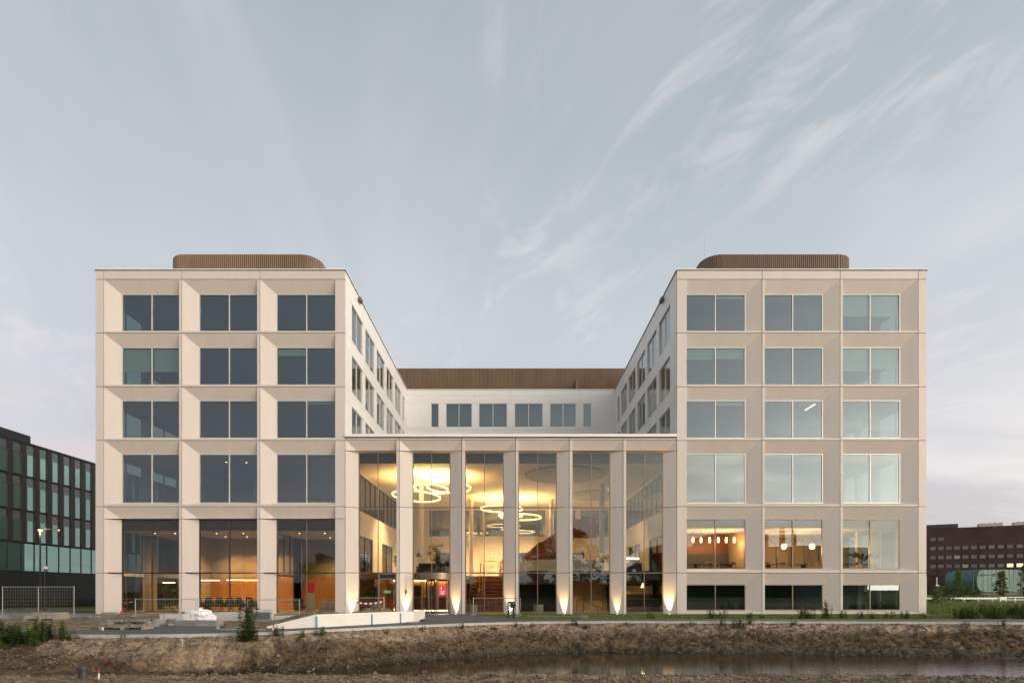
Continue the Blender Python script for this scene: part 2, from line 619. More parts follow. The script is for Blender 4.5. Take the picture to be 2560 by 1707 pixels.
def fbm(x, y, z, oct=4, lac=2.1, gain=0.5):
    a, s = 1.0, 0.0
    for _ in range(oct):
        s += a * noise.noise((x, y, z))
        x *= lac; y *= lac; z *= lac; a *= gain
    return s


PILES = [(-21.5, -8.0, 1.6, 0.9, 0.28), (-19.2, -9.2, 2.4, 1.0, 0.24), (-10.6, -9.0, 1.4, 1.3, 0.30), (-9.0, -8.4, 2.6, 1.9, 0.36),
         (-7.9, -7.0, 1.0, 1.0, 0.42), (-7.0, -6.9, 0.6, 0.7, 0.42), (-23.5, -11.5, 3.0, 1.2, 0.12), (-17.6, -8.6, 1.1, 0.7, 0.2), (-11.8, -12.6, 1.2, 0.7, 0.22)]


def ground_h(x, y):
    n = near_edge(x)
    w = water_edge(x)
    if y >= n:
        z = -0.075
        if -31 < x < -5.0 and y < -0.6:
            m = sstep(-31, -28, x) * (1 - sstep(-6.4, -5.4, x)) * sstep(0.6, 2.2, -y)
            far = interp(ROAD_FAR, x)
            if y > far + 0.25:
                m *= sstep(0.25, 0.9, y - far)
                z += m * (0.075 + 0.05 * fbm(x * 0.9, y * 0.9, 3, 3) + 0.02)
                for (cx, cy, rx, ry, h) in PILES:
                    q = ((x - cx) / rx) ** 2 + ((y - cy) / ry) ** 2
                    if q < 4:
                        z += h * math.exp(-q * 1.4) * (1 + 0.35 * fbm(x * 2.3, y * 2.3, 9, 3))
        return z
    t = (n - y)
    L = max(0.6, n - w)
    u = t / L
    bottom = -1.95 + 0.72 * sstep(-8.2, -11.5, x) + 0.10 * sstep(-11.5, -16.0, x)
    wz = WATER_Z if x > -8.5 else WATER_Z + (bottom + 0.25 - WATER_Z) * sstep(-8.5, -11.5, x)
    # bank profile: sandy lip, steep face, small beach
    prof = 0.16 * sstep(0, 0.25, u) + 0.62 * sstep(0.18, 0.80, u) + 0.22 * sstep(0.72, 1.0, u)
    zf = -0.10 + (wz + 0.10) * prof
    if u > 1:
        zf = wz + (bottom - wz) * sstep(0, 2.2, t - L)
    # digger scrapes, erosion and clods on the face
    k = sstep(0.02, 0.14, u) * (1 - sstep(0.93, 1.05, u))
    d = 0.10 * fbm(x * 0.55, y * 0.9, 1.7, 4) + 0.085 * fbm(x * 1.7 + y * 0.8, y * 2.9, 5.1, 4) + 0.05 * abs(fbm(x * 3.1, y * 4.3, 3.3, 3))
    rid = 1 - abs(noise.noise((x * 0.75 + y * 1.1, y * 1.5 - x * 0.22, 8.8)))
    d -= 0.34 * max(0, rid - 0.84) / 0.16 * sstep(-0.25, 0.3, noise.noise((x * 0.21, y * 0.3, 2.2)))
    rid2 = 1 - abs(noise.noise((x * 1.5 - y * 0.7, y * 3.4 + x * 0.3, 15.8)))
    d -= 0.14 * max(0, rid2 - 0.86) / 0.14
    d += 0.075 * fbm(x * 4.5, y * 5.2, 4.4, 3)
    zf += d * k
    # slumped scarp on the left
    sc = interp([(-14.2, 0.98), (-12.3, 0.60), (-10.9, 0.38), (-9.6, 0.45), (-8.7, 0.80), (-8.0, 1.05)], x) + 0.10 * noise.noise((x * 2.1, 0, 3))
    if -14 < x < -8.1 and u < 1.1:
        zf -= 0.46 * sstep(sc, sc + 0.05, u) * (1 - sstep(0.80, 1.05, u)) * sstep(-14, -13, x) * (1 - sstep(-8.7, -8.1, x))
    zf += 0.014 * fbm(x * 14, y * 14, 6, 2) * (1 - sstep(1.0, 1.3, u))
    # near bank
    b = -22.0 + 0.35 * noise.noise((x * 0.35, 1.0, 0)) + 0.15 * noise.noise((x * 1.7, 2.0, 0))
    zn = -0.74 - 0.10 * sstep(6, 24, abs(x)) + 0.06 * fbm(x * 1.1, y * 1.1, 2, 3) + 0.035 * fbm(x * 5, y * 5, 7, 3)
    if y > b:
        zn -= 0.85 * (y - b)
    else:
        zn += 0.72 * sstep(2.5, 13, b - y)
    return max(zf, zn)


# outline of the asphalt (x, y of its far side, left to right)
ROAD_FAR = [(-80, -15.2), (-19.0, -15.35), (-17.2, -14.4), (-16.6, -13.1), (-15.9, -11.7), (-14.0, -11.6), (-13.2, -13.0), (-12.6, -14.3), (-11.9, -14.75),
            (-10.2, -14.75), (-8.15, -12.35), (-5.3, -9.0), (-4.9, -8.6)]

xs = []
x = -38.0
while x < 38.0:
    xs.append(x)
    x += 0.11 if -27 < x < 27 else 0.3
far = [39, 41, 44, 48, 54, 62, 75, 95, 130, 200, 350, 700, 1500]
xs = [-v for v in reversed(far)] + xs + far
ys = []
y = -27.0
while y < 0.0:
    ys.append(y)
    y += 0.085 if -23.5 < y < -8.5 else 0.16
ys = [-1500, -500, -200, -100, -60, -45, -38, -34, -31, -29, -28] + ys + [1, 4, 10, 20, 40, 60, 90, 130, 200, 400, 900, 1500]
gv, gf, att_g, att_s = [], [], [], []
for yy in ys:
    for xx in xs:
        h = ground_h(max(-70, min(70, xx)), yy) if yy > -60 else 0.0
        gv.append((xx, yy, h))
        n = near_edge(max(-70, min(70, xx)))
        nz = 0.5 + 0.5 * noise.noise((xx * 0.25, yy * 0.25, 0.3))
        gr = 0.0
        if yy > n:
            if xx > 28 or yy > 24 or xx < -30:
                gr = 1.0
            elif xx > 0:
                gr = 1.0
            if xx < -28 and yy < -2:
                gr = 0.0
        if yy < -40:
            gr = 1.0
        att_g.append(gr)
        u = (n - yy)
        s = 0.0
        if yy > n:
            s = 0.55
        else:
            s = 1.0 - sstep(0.45, 1.9, u + 1.2 * (nz - 0.5))
        if yy < -21.0:
            s = max(s, 0.75)
        att_s.append(s)
nx = len(xs)
for j in range(len(ys) - 1):
    for i in range(nx - 1):
        a = j * nx + i
        gf.append((a, a + 1, a + nx + 1, a + nx))
gm = bpy.data.meshes.new("ground")
gm.from_pydata(gv, [], gf)
gm.polygons.foreach_set("use_smooth", [True] * len(gm.polygons))
ag = gm.attributes.new("grass", "FLOAT", "POINT"); ag.data.foreach_set("value", att_g)
asn = gm.attributes.new("sand", "FLOAT", "POINT"); asn.data.foreach_set("value", att_s)


def ground_material():
    m = bpy.data.materials.new("earth_sand_and_turf")
    m.use_nodes = True
    n, l = m.node_tree.nodes, m.node_tree.links
    b = n["Principled BSDF"]
    geo = n.new("ShaderNodeNewGeometry")

    def nz(scale, detail=8, rough=0.62, stretch=(1, 1, 1), dist=0.0):
        mp = n.new("ShaderNodeMapping"); mp.inputs["Scale"].default_value = stretch
        l.new(geo.outputs["Position"], mp.inputs[0])
        t = n.new("ShaderNodeTexNoise")
        t.inputs["Scale"].default_value = scale; t.inputs["Detail"].default_value = detail
        t.inputs["Roughness"].default_value = rough; t.inputs["Distortion"].default_value = dist
        l.new(mp.outputs[0], t.inputs["Vector"])
        return t.outputs["Fac"]

    def ramp(f, stops):
        r = n.new("ShaderNodeValToRGB")
        while len(r.color_ramp.elements) < len(stops):
            r.color_ramp.elements.new(0.5)
        for e, (p, c) in zip(r.color_ramp.elements, stops):
            e.position = p; e.color = (*c, 1)
        l.new(f, r.inputs[0])
        return r.outputs[0]

    def mix(f, a, c, bt="MIX"):
        x = n.new("ShaderNodeMix"); x.data_type = "RGBA"; x.blend_type = bt
        for i, v in ((0, f), (6, a), (7, c)):
            if isinstance(v, (int, float)): x.inputs[i].default_value = v
            elif isinstance(v, tuple): x.inputs[i].default_value = (*v, 1)
            else: l.new(v, x.inputs[i])
        return x.outputs[2]

    def mrange(v, a, c, lo=0, hi=1):
        r = n.new("ShaderNodeMapRange"); r.clamp = True
        for i, k in ((1, a), (2, c), (3, lo), (4, hi)): r.inputs[i].default_value = k
        l.new(v, r.inputs[0])
        return r.outputs[0]

    soil = ramp(nz(1.7, 10, 0.68), [(0.28, (0.042, 0.028, 0.018)), (0.44, (0.100, 0.067, 0.040)), (0.58, (0.175, 0.118, 0.071)), (0.74, (0.295, 0.207, 0.128))])
    soil2 = ramp(nz(7.5, 6, 0.66), [(0.36, (0.36, 0.35, 0.34)), (0.5, (0.95, 0.94, 0.92)), (0.66, (1.5, 1.46, 1.40))])
    soil = mix(0.9, soil, soil2, "MULTIPLY")
    sand = ramp(nz(3.2, 10, 0.7), [(0.28, (0.20, 0.143, 0.094)), (0.50, (0.38, 0.28, 0.19)), (0.72, (0.56, 0.43, 0.305))])
    a_s = n.new("ShaderNodeAttribute"); a_s.attribute_name = "sand"
    a_g = n.new("ShaderNodeAttribute"); a_g.attribute_name = "grass"
    sm = n.new("ShaderNodeMath"); sm.operation = "MULTIPLY_ADD"; sm.inputs[1].default_value = 1.0
    l.new(a_s.outputs["Fac"], sm.inputs[0]); l.new(mrange(nz(0.9, 6), 0.3, 0.7, -0.3, 0.3), sm.inputs[2])
    sand = mix(0.6, sand, soil2, "MULTIPLY")
    col = mix(mrange(sm.outputs[0], 0.15, 0.95), soil, sand)
    # sparse moss and seedlings on the bank
    moss = mrange(nz(1.1, 7, 0.7), 0.66, 0.74)
    col = mix(moss, col, (0.060, 0.062, 0.020))
    # wet band at the water line
    sp = n.new("ShaderNodeSeparateXYZ"); l.new(geo.outputs["Position"], sp.inputs[0])
    wet = mrange(sp.outputs[2], -1.10, -1.27)
    col = mix(wet, col, (0.052, 0.040, 0.026))
    # pale specks of shell and gravel
    vo = n.new("ShaderNodeTexVoronoi"); vo.inputs["Scale"].default_value = 5.5
    l.new(geo.outputs["Position"], vo.inputs["Vector"])
    spk = mrange(vo.outputs["Distance"], 0.085, 0.06)
    rnd = n.new("ShaderNodeSeparateColor"); l.new(vo.outputs["Color"], rnd.inputs[0])
    spk2 = n.new("ShaderNodeMath"); spk2.operation = "MULTIPLY"
    l.new(spk, spk2.inputs[0]); l.new(mrange(rnd.outputs[0], 0.80, 0.82), spk2.inputs[1])
    col = mix(spk2.outputs[0], col, (0.46, 0.43, 0.39))
    turf = ramp(nz(2.2, 9, 0.7), [(0.25, (0.045, 0.070, 0.009)), (0.5, (0.090, 0.120, 0.016)), (0.75, (0.16, 0.155, 0.040))])
    gmix = n.new("ShaderNodeMath"); gmix.operation = "MULTIPLY_ADD"; gmix.inputs[1].default_value = 1.0
    l.new(a_g.outputs["Fac"], gmix.inputs[0]); l.new(mrange(nz(0.6, 6), 0.3, 0.7, -0.25, 0.25), gmix.inputs[2])
    col = mix(mrange(gmix.outputs[0], 0.4, 0.65), col, turf)
    l.new(col, b.inputs["Base Color"])
    l.new(mrange(sp.outputs[2], -1.10, -1.27, 0.95, 0.45), b.inputs["Roughness"])
    b.inputs["Specular IOR Level"].default_value = 0.25
    bp = n.new("ShaderNodeBump"); bp.inputs["Distance"].default_value = 0.16; bp.inputs["Strength"].default_value = 1.0
    l.new(nz(4.5, 12, 0.74, (1, 1, 1.6), 0.3), bp.inputs["Height"])
    l.new(bp.outputs[0], b.inputs["Normal"])
    return m


gm.materials.append(ground_material())
ground = struct(link("ground", gm))

# water of the ditch
wv = MB()
wv.face([(-14, -26, WATER_Z), (120, -26, WATER_Z), (120, -10.5, WATER_Z), (-14, -10.5, WATER_Z)])
wm = bpy.data.materials.new("ditch_water")
wm.use_nodes = True
n, l = wm.node_tree.nodes, wm.node_tree.links
b = n["Principled BSDF"]
b.inputs["Base Color"].default_value = (0.030, 0.022, 0.010, 1)
b.inputs["Roughness"].default_value = 0.03
b.inputs["IOR"].default_value = 1.33
geo = n.new("ShaderNodeNewGeometry")
mp = n.new("ShaderNodeMapping"); mp.inputs["Scale"].default_value = (0.8, 3.0, 1)
l.new(geo.outputs["Position"], mp.inputs[0])
t = n.new("ShaderNodeTexNoise"); t.inputs["Scale"].default_value = 2.4; t.inputs["Detail"].default_value = 4
l.new(mp.outputs[0], t.inputs["Vector"])
sp = n.new("ShaderNodeSeparateXYZ"); l.new(geo.outputs["Position"], sp.inputs[0])
mr = n.new("ShaderNodeMapRange")
for i, k in ((1, -2), (2, 20), (3, 0.0012), (4, 0.010)): mr.inputs[i].default_value = k
l.new(sp.outputs[0], mr.inputs[0])
bp = n.new("ShaderNodeBump"); l.new(mr.outputs[0], bp.inputs["Distance"]); l.new(t.outputs["Fac"], bp.inputs["Height"])
l.new(bp.outputs[0], b.inputs["Normal"])
water = struct(wv.build("water", wm))

# asphalt path with its entrance apron
rp = [(xx / 2.0, near_edge(xx / 2.0) + 0.12) for xx in range(-160, 161)]
fp = [(60, -7.2), (30, -6.35), (12, -6.05), (0.9, -5.95), (-0.1, -5.45), (-0.9, -4.3), (-1.7, -2.2), (-2.3, -0.9), (-2.6, -0.06), (-7.6, -0.06), (-7.75, -3.0), (-4.3, -8.3)] + list(reversed(ROAD_FAR))
road = MB()
i0 = len(road.v)
poly = rp + fp
road.v = [(a, c, 0.0) for a, c in poly]
road.f = [tuple(range(len(poly)))]
path = struct(road.build("path", ASPH))

# kerb stones along the ditch side, one metre each
acc, last, kpts = 0.0, None, []
s = -30.0
while s < 32:
    kpts.append((s, near_edge(s)))
    s += 0.05
segs, cur = [], [kpts[0]]
for a, c in zip(kpts, kpts[1:]):
    acc += math.hypot(c[0] - a[0], c[1] - a[1])
    if acc >= 1.0:
        cur.append(c); segs.append((cur[0], c)); cur = [c]; acc = 0.0
for (a, c) in segs:
    p0, p1 = Vector((a[0], a[1], 0)), Vector((c[0], c[1], 0))
    d = p1 - p0
    L = d.length - 0.012
    dz = RND.uniform(-0.006, 0.006)
    k = MB().box(-L / 2, L / 2, 0.0, 0.125, -0.22, 0.028 + dz)
    k.build("kerb_stone", KERB, path, tuple((p0 + p1) / 2), math.atan2(d.y, d.x))
# kerb band on the building side (left stretch)
kb = MB()
for (a, c) in (((-40, -15.28), (-19.0, -15.35)), ((-13.15, -13.05), (-12.55, -14.3)), ((-12.55, -14.3), (-11.9, -14.72)), ((-11.9, -14.72), (-10.3, -14.72)), ((-14.0, -11.62), (-13.15, -13.05))):
    kb.bar((a[0], a[1], -0.03), (c[0], c[1], -0.03), 0.10, 0.10)
kb.build("edging_strip", KERB, path)
# flush paved strip at the left in front of the fence
ps = MB()
ps.prism([(-60, -6.9), (-29.2, -6.7), (-26.5, -4.9), (-23.0, -1.9), (-18, -1.9), (-18, -0.1), (-60, 9)], -0.1, -0.03)
struct(ps.build("pavement", mat("pavement_grey", (0.20, 0.20, 0.205), 0.85, var=0.12, vscale=2)))
ps = MB().face([(-60, 10.5, -0.05), (-29, 5.0, -0.05), (-29, 10.6, -0.05), (-60, 20, -0.05)])
struct(ps.build("footpath", mat("footpath_pinkish_pavers", (0.16, 0.125, 0.105), 0.85, var=0.1)))


def blades(name, n, fn, hmin, hmax, m, wid=0.012):
    """one mesh of many single grass blades"""
    v, f = [], []
    for _ in range(n):
        p = fn()
        if p is None:
            continue
        x, y, z = p
        h = RND.uniform(hmin, hmax)
        a = RND.uniform(0, 6.283)
        lx, ly = math.cos(a) * wid, math.sin(a) * wid
        tx, ty = RND.gauss(0, 0.35) * h, RND.gauss(0, 0.35) * h
        i = len(v)
        v += [(x - lx, y - ly, z - 0.01), (x + lx, y + ly, z - 0.01), (x + tx, y + ty, z + h)]
        f.append((i, i + 1, i + 2))
    me = bpy.data.meshes.new(name)
    me.from_pydata(v, [], f)
    me.materials.append(m)
    return stuff(link(name, me))


def lawn_pt():
    x = RND.uniform(-2.4, 29.5)
    y = RND.uniform(-6.1, -0.05)
    lim = interp([(-2.4, -0.2), (-1.6, -2.0), (-0.8, -4.2), (0, -5.3), (1, -5.85), (30, -6.3)], x)
    if y < lim:
        return None
    return (x, y, -0.07)


tag(blades("grass", 42000, lawn_pt, 0.06, 0.15, GRASS, 0.014), "short green lawn in front of the right half of the facade", "grass")


def verge_pt():
    x = RND.uniform(28.9, 62)
    y = RND.triangular(-7.0, 60, -5)
    lim = -6.4 - 0.03 * (x - 29)
    if y < lim or (33 < y < 37.5):
        return None
    k = fbm(x * 0.35, y * 0.25, 4.2, 3)
    if k < -0.35:
        return None
    return (x, y, -0.07)


tag(blades("rough_grass", 30000, verge_pt, 0.18, 0.55, LEAFY, 0.035), "rough tall grass on the field right of the building", "grass")


def strip_pt():
    x = RND.uniform(-60, -28.9)
    y = RND.uniform(4.0, 6.2) + (-x - 29) * 0.11 - 1.2
    return (x, y, -0.07)


tag(blades("verge_grass", 5000, strip_pt, 0.08, 0.22, GRASS, 0.02), "narrow green verge behind the site fence on the left", "grass")

# ------------------------------------------------------------------ the office building
Z_LV = [0.0, 2.86, 7.44, 12.01, 15.72, 19.43, 23.14]
ROOF_Z = 23.76
XO, XI = 28.75, 11.47          # outer and inner edge of each wing
MOD = 5.40
SEAM0 = 28.17
D = 0.34                       # depth of the splayed reveals
GAP = 0.019
office = thing("office_building", "white five storey office building with deep splayed window grid and glazed lit atrium", "building")


def frame_panel(x0, x1, z0, z1, wx0, wx1, wz0, wz1, fx0, fx1, fz0, fz1, sh=0.0):
    """facade panel x0..x1 / z0..z1: front ring at y=0 around the opening fx/fz, reveals run back to the window rectangle at y=D"""
    m = MB()
    x0 += GAP; x1 -= GAP; z0 += GAP; z1 -= GAP
    fx0, fx1, fz0, fz1 = max(fx0, x0), min(fx1, x1), max(fz0, z0), min(fz1, z1)
    if fx0 - x0 > 0.02:
        m.face([(x0, 0, z0), (fx0, 0, z0), (fx0, 0, z1), (x0, 0, z1)])
    if x1 - fx1 > 0.02:
        m.face([(fx1, 0, z0), (x1, 0, z0), (x1, 0, z1), (fx1, 0, z1)])
    if fz0 - z0 > 0.005:
        m.face([(fx0, 0, z0), (fx1, 0, z0), (fx1, 0, fz0), (fx0, 0, fz0)])
    if z1 - fz1 > 0.005:
        m.face([(fx0, 0, fz1), (fx1, 0, fz1), (fx1, 0, z1), (fx0, 0, z1)])
    F = [(fx0, 0, fz0), (fx1, 0, fz0), (fx1, 0, fz1), (fx0, 0, fz1)]
    B = [(wx0, D, wz0), (wx1, D, wz0), (wx1, D, wz1), (wx0, D, wz1)]
    for k in range(4):
        j = (k + 1) % 4
        m.face([F[k], F[j], B[j], B[k]])
    # returns into the joints
    O = [(x0, 0, z0), (x1, 0, z0), (x1, 0, z1), (x0, 0, z1)]
    for k in range(4):
        j = (k + 1) % 4
        a, c = O[k], O[j]
        m.face([c, a, (a[0], 0.07, a[2]), (c[0], 0.07, c[2])])
    return m


def window(W, H, loc, rz=0.0, cols=(0.5,), rows=(), fmat=None, glass=None, f=0.055, mull=0.06, skip=(), parent=None, blinds=None, depth=0.10, name="window"):
    """frame (part) with panes, mullions and blinds as sub-parts; local x along the wall, -y outwards"""
    fmat = fmat or FR_L
    glass = glass or GLASS
    fm = MB()
    fm.box(0, W, 0, depth, 0, f); fm.box(0, W, 0, depth, H - f, H)
    fm.box(0, f, 0.001, depth, f, H - f); fm.box(W - f, W, 0.001, depth, f, H - f)
    w = fm.build(name, fmat, parent or office, loc, rz)
    cx = [0] + [c * W for c in cols] + [W]
    cz = [0] + list(rows) + [H]
    for c in cols:
        MB().box(c * W - mull / 2, c * W + mull / 2, -0.004, depth, f, H - f).build("mullion", fmat, w)
    for r in rows:
        tm = MB()
        for a, e in zip(cx, cx[1:]):
            tm.box(a + mull / 2, e - mull / 2, 0.002, depth, r - mull / 2, r + mull / 2)
        tm.build("transom", fmat, w)
    for i in range(len(cx) - 1):
        for j in range(len(cz) - 1):
            if (i, j) in skip:
                continue
            a, e = cx[i] + f / 2, cx[i + 1] - f / 2
            p, q = cz[j] + f / 2, cz[j + 1] - f / 2
            t1, t2 = RND.gauss(0, 0.0011), RND.gauss(0, 0.0011)
            pm = MB()
            y = 0.045
            pm.v = [(a, y, p), (e, y + t1 * (e - a), p), (e, y + t1 * (e - a) + t2 * (q - p), q), (a, y + t2 * (q - p), q)]
            pm.v += [(vx, vy + 0.012, vz) for vx, vy, vz in pm.v]
            pm.f = [(0, 1, 2, 3), (7, 6, 5, 4), (1, 0, 4, 5), (2, 1, 5, 6), (3, 2, 6, 7), (0, 3, 7, 4)]
            pm.build("pane", glass, w)
    if blinds:
        for i, drop in blinds.items():
            a, e = cx[i] + f + 0.02, cx[i + 1] - f - 0.05
            bm_ = MB()
            nseg = 6
            zt, zb = H - f, H - f - drop * (H - 2 * f)
            for k in range(nseg):
                xa, xb = a + (e - a) * k / nseg, a + (e - a) * (k + 1) / nseg
                ya, yb = 0.16 + 0.008 * math.sin(k * 1.3), 0.16 + 0.008 * math.sin((k + 1) * 1.3)
                bm_.face([(xa, ya, zb), (xb, yb, zb), (xb, yb, zt), (xa, ya, zt)])
            bm_.box(a, e, 0.14, 0.18, zb - 0.03, zb)
            bm_.build("blind", BLIND, w)
    return w


# window heights per storey: (bottom, top) as seen on the facade
WZ = {6: (19.66, 22.30), 5: (15.95, 18.60), 4: (12.24, 14.90), 3: (7.72, 11.16), 2: (3.14, 6.60), 1: (0.26, 2.06)}
BLINDS_L = {(5, 0): {0: 0.62, 1: 0.62}, (5, 2): {0: 0.18}, (4, 2): {1: 0.05}}
BLINDS_R = {(6, 2): {0: 0.55, 1: 0.56}, (5, 0): {0: 0.29, 1: 0.27}, (5, 2): {0: 0.60, 1: 0.54}, (3, 0): {1: 0.18, 0: 0.05}, (4, 0): {1: 0.09}, (6, 0): {1: 0.07}}


def fr_panel(side, x0, x1, z0, z1, wx0, wx1, wz0, wz1, fx0, fx1, fz0, fz1):
    """side=-1 left wing as given, +1 mirrored"""
    if side > 0:
        x0, x1, wx0, wx1, fx0, fx1 = -x1, -x0, -wx1, -wx0, -fx1, -fx0
    frame_panel(x0, x1, z0, z1, wx0, wx1, wz0, wz1, fx0, fx1, fz0, fz1).build("facade_panel", PANEL, office)


def flat_panel(side, x0, x1, z0, z1, y=0.0, name="facade_panel", m=None):
    if side > 0:
        x0, x1 = -x1, -x0
    MB().box(x0 + GAP, x1 - GAP, y, y + 0.08, z0 + GAP, z1 - GAP).build(name, m or PANEL, office)


for side in (-1, 1):
    for c in range(3):
        sx = -SEAM0 + MOD * c                     # left-wing coordinates; mirrored for the right wing
        ex = sx + MOD if c < 2 else -XI
        wx0, wx1 = sx + 1.0, sx + MOD - 0.185
        for lv in (6, 5, 4, 3):
            z0, z1 = Z_LV[lv - 1], Z_LV[lv]
            b, t = WZ[lv]
            fr_panel(side, sx, ex, z0, z1, wx0, wx1, b, t, sx, wx1, z0 + 0.15, z1)
            bl = (BLINDS_L if side < 0 else BLINDS_R).get((lv, c if side < 0 else 2 - c if False else c))
            # column order runs outwards-in on the left wing and is counted from the left on the right wing
            if side > 0:
                bl = BLINDS_R.get((lv, 2 - c))
            X0 = wx0 if side < 0 else -wx1
            window(wx1 - wx0, t - b, (X0, D, b), blinds=bl, parent=office)
        # ground storeys
        if side < 0:
            X0, W = wx0, wx1 - wx0
            zt = 6.60
            # lintel piece with its splay, then tall piers in two lifts
            fr_panel(side, sx, ex, zt + 0.0, Z_LV[2], wx0, wx1, zt, zt, sx, wx1, zt + GAP, Z_LV[2])
            for (za, zb) in ((0.0, 2.86), (2.86, zt)):
                m = MB()
                xa = sx + GAP
                m.face([(xa, 0, za + GAP), (wx0, D, za + GAP), (wx0, D, zb - GAP), (xa, 0, zb - GAP)])
                m.face([(xa, 0, zb - GAP), (wx0, D, zb - GAP), (wx0, D + 0.02, zb - GAP), (xa, 0.06, zb - GAP)])
                m.face([(xa, 0, za + GAP), (xa, 0.06, za + GAP), (wx0, D + 0.02, za + GAP), (wx0, D, za + GAP)])
                m.build("pier_panel", PANEL, office)
                m = MB().box(wx1, ex - GAP, 0, D, za + GAP, zb - GAP)
                m.build("pier_panel", PANEL, office)
            window(W, zt - 0.12, (X0, D, 0.12), rows=(2.74,), fmat=FR_B if c == 2 else FR_D, glass=GLASS_A, f=0.07, mull=0.075)
        else:
            for lv in (2, 1):
                z0, z1 = Z_LV[lv - 1], Z_LV[lv]
                b, t = WZ[lv]
                fr_panel(side, sx, ex, z0, z1, wx0, wx1, b, t, sx, wx1, z0 + 0.15, z1)
                window(wx1 - wx0, t - b, (-wx1, D, b), fmat=FR_B, glass=GLASS_A if lv == 2 else GLASS)
        flat_panel(side, sx, ex, Z_LV[6], ROOF_Z)
    for z0, z1 in zip(Z_LV, Z_LV[1:] + [ROOF_Z]):
        if side < 0 and z0 == 2.86:
            flat_panel(side, -XO, -SEAM0, z0, z1)
        else:
            flat_panel(side, -XO, -SEAM0, z0, z1)

# dark backing that shows in the joints
jm = MB()
for s in (-1, 1):
    for c in range(4):
        X = -SEAM0 + MOD * c
        if c == 3:
            X = -XI + 0.03
        xx = X * (-s)
        if c == 3:
            a, e = sorted((s * XI, s * (XI + 0.05)))
            jm.box(a, e, 0.072, 0.12, 0.0, 12.2)
        else:
            jm.box(xx - 0.045, xx + 0.045, 0.072, 0.12, 0.0, ROOF_Z - 0.02)
    for z in Z_LV[1:]:
        a, e = sorted((s * XO * 0.9995, s * (XI + 0.02)))
        jm.box(a, e, 0.074, 0.118, z - 0.04, z + 0.04)
for X in (-7.72, -3.41, 0.31, 4.03, 7.76):
    jm.box(X - 0.045, X + 0.045, 0.072, 0.12, 0, 12.2)
for z in (2.87, 7.42, 11.30, 12.05):
    jm.box(-XI, XI, 0.074 if z > 12 else D + 0.06, 0.118 if z > 12 else D + 0.08, z - 0.04, z + 0.04)
jm.build("joint_seal", JOINT, office)

# central bays: (left seam, window left, window right, right seam)
BAYS = [(-11.47, -10.64, -7.92, -7.72), (-7.72, -6.87, -4.22, -3.41), (-3.41, -3.21, -0.50, 0.31), (0.31, 0.51, 3.21, 4.03),
        (4.03, 4.25, 6.94, 7.76), (7.76, 7.97, 10.64, 11.47)]
TOPW = 11.24
for i, (s0, w0, w1, s1) in enumerate(BAYS):
    fx0 = s0 if w0 - s0 > 0.5 else w0
    fx1 = s1 if s1 - w1 > 0.5 else w1
    frame_panel(s0, s1, 11.30, 12.05, w0, w1, TOPW, TOPW, fx0, fx1, 11.30, 12.05).build("facade_panel", PANEL, office)
    flat_panel(-1, s0, s1, 12.05, 12.20)
    for (za, zb) in ((0, 2.87), (2.87, 7.42), (7.42, 11.30)):
        za += GAP; zb -= GAP
        for (a, e, sp) in ((s0 + GAP, w0, w0 - s0 > 0.5), (w1, s1 - GAP, s1 - w1 > 0.5)):
            m = MB()
            if sp and a < w0:
                pl = [(a, 0), (e, D), (e, D + 0.05), (a, 0.07)]
            elif sp:
                pl = [(a, D), (e, 0), (e, 0.07), (a, D + 0.05)]
            else:
                pl = [(a, 0), (e, 0), (e, D), (a, D)]
            m.prism(pl, za, zb)
            m.build("pier_panel", PANEL, office)
    skip = ()
    if i == 1:
        skip = ((0, 0), (1, 0))
    if i == 0:
        skip = ((1, 0),)
    window(w1 - w0, TOPW - 0.08, (w0, D, 0.08), rows=(2.79, 7.31), fmat=FR_B, glass=GLASS_A, f=0.07, mull=0.05, skip=skip, name="curtain_window")

# side entrance door in the first bay
dr = MB()
dx0, dx1 = -9.26, -7.98
for a, e in ((dx0, dx0 + 0.1), (dx1 - 0.12, dx1)):
    dr.box(a, e, D - 0.02, D + 0.1, 0.08, 2.83)
dr.box(dx0 + 0.1, dx1 - 0.12, D - 0.02, D + 0.1, 2.40, 2.50)
dr.box(dx0 + 0.1, dx1 - 0.12, D - 0.018, D + 0.1, 2.75, 2.83)
dw = dr.build("door", mat("door_grey_metal", (0.20, 0.19, 0.18), 0.4, 0.5), office)
MB().box(dx0 + 0.1, dx1 - 0.12, D + 0.02, D + 0.09, 2.50, 2.75).build("grille", BLACK, dw)
MB().box(dx0 + 0.1, dx1 - 0.12, D + 0.04, D + 0.05, 0.1, 2.40).build("pane", GLASS_A, dw)
MB().tube([(dx1 - 0.17, D - 0.08, 0.7), (dx1 - 0.17, D - 0.08, 1.7)], 0.02, 8).build("handle", METAL, dw)
MB().box(dx0 + 0.38, dx0 + 0.86, D + 0.03, D + 0.04, 1.46, 1.64).build("exit_sign", EXITG, dw)

# revolving door
rvx, rvy, rvr = -5.28, 0.42, 1.03
rv = MB()
ncs = 32


def arc(r, a0, a1, n=16):
    return [(rvx + r * math.cos(a0 + (a1 - a0) * k / n), rvy + r * math.sin(a0 + (a1 - a0) * k / n)) for k in range(n + 1)]


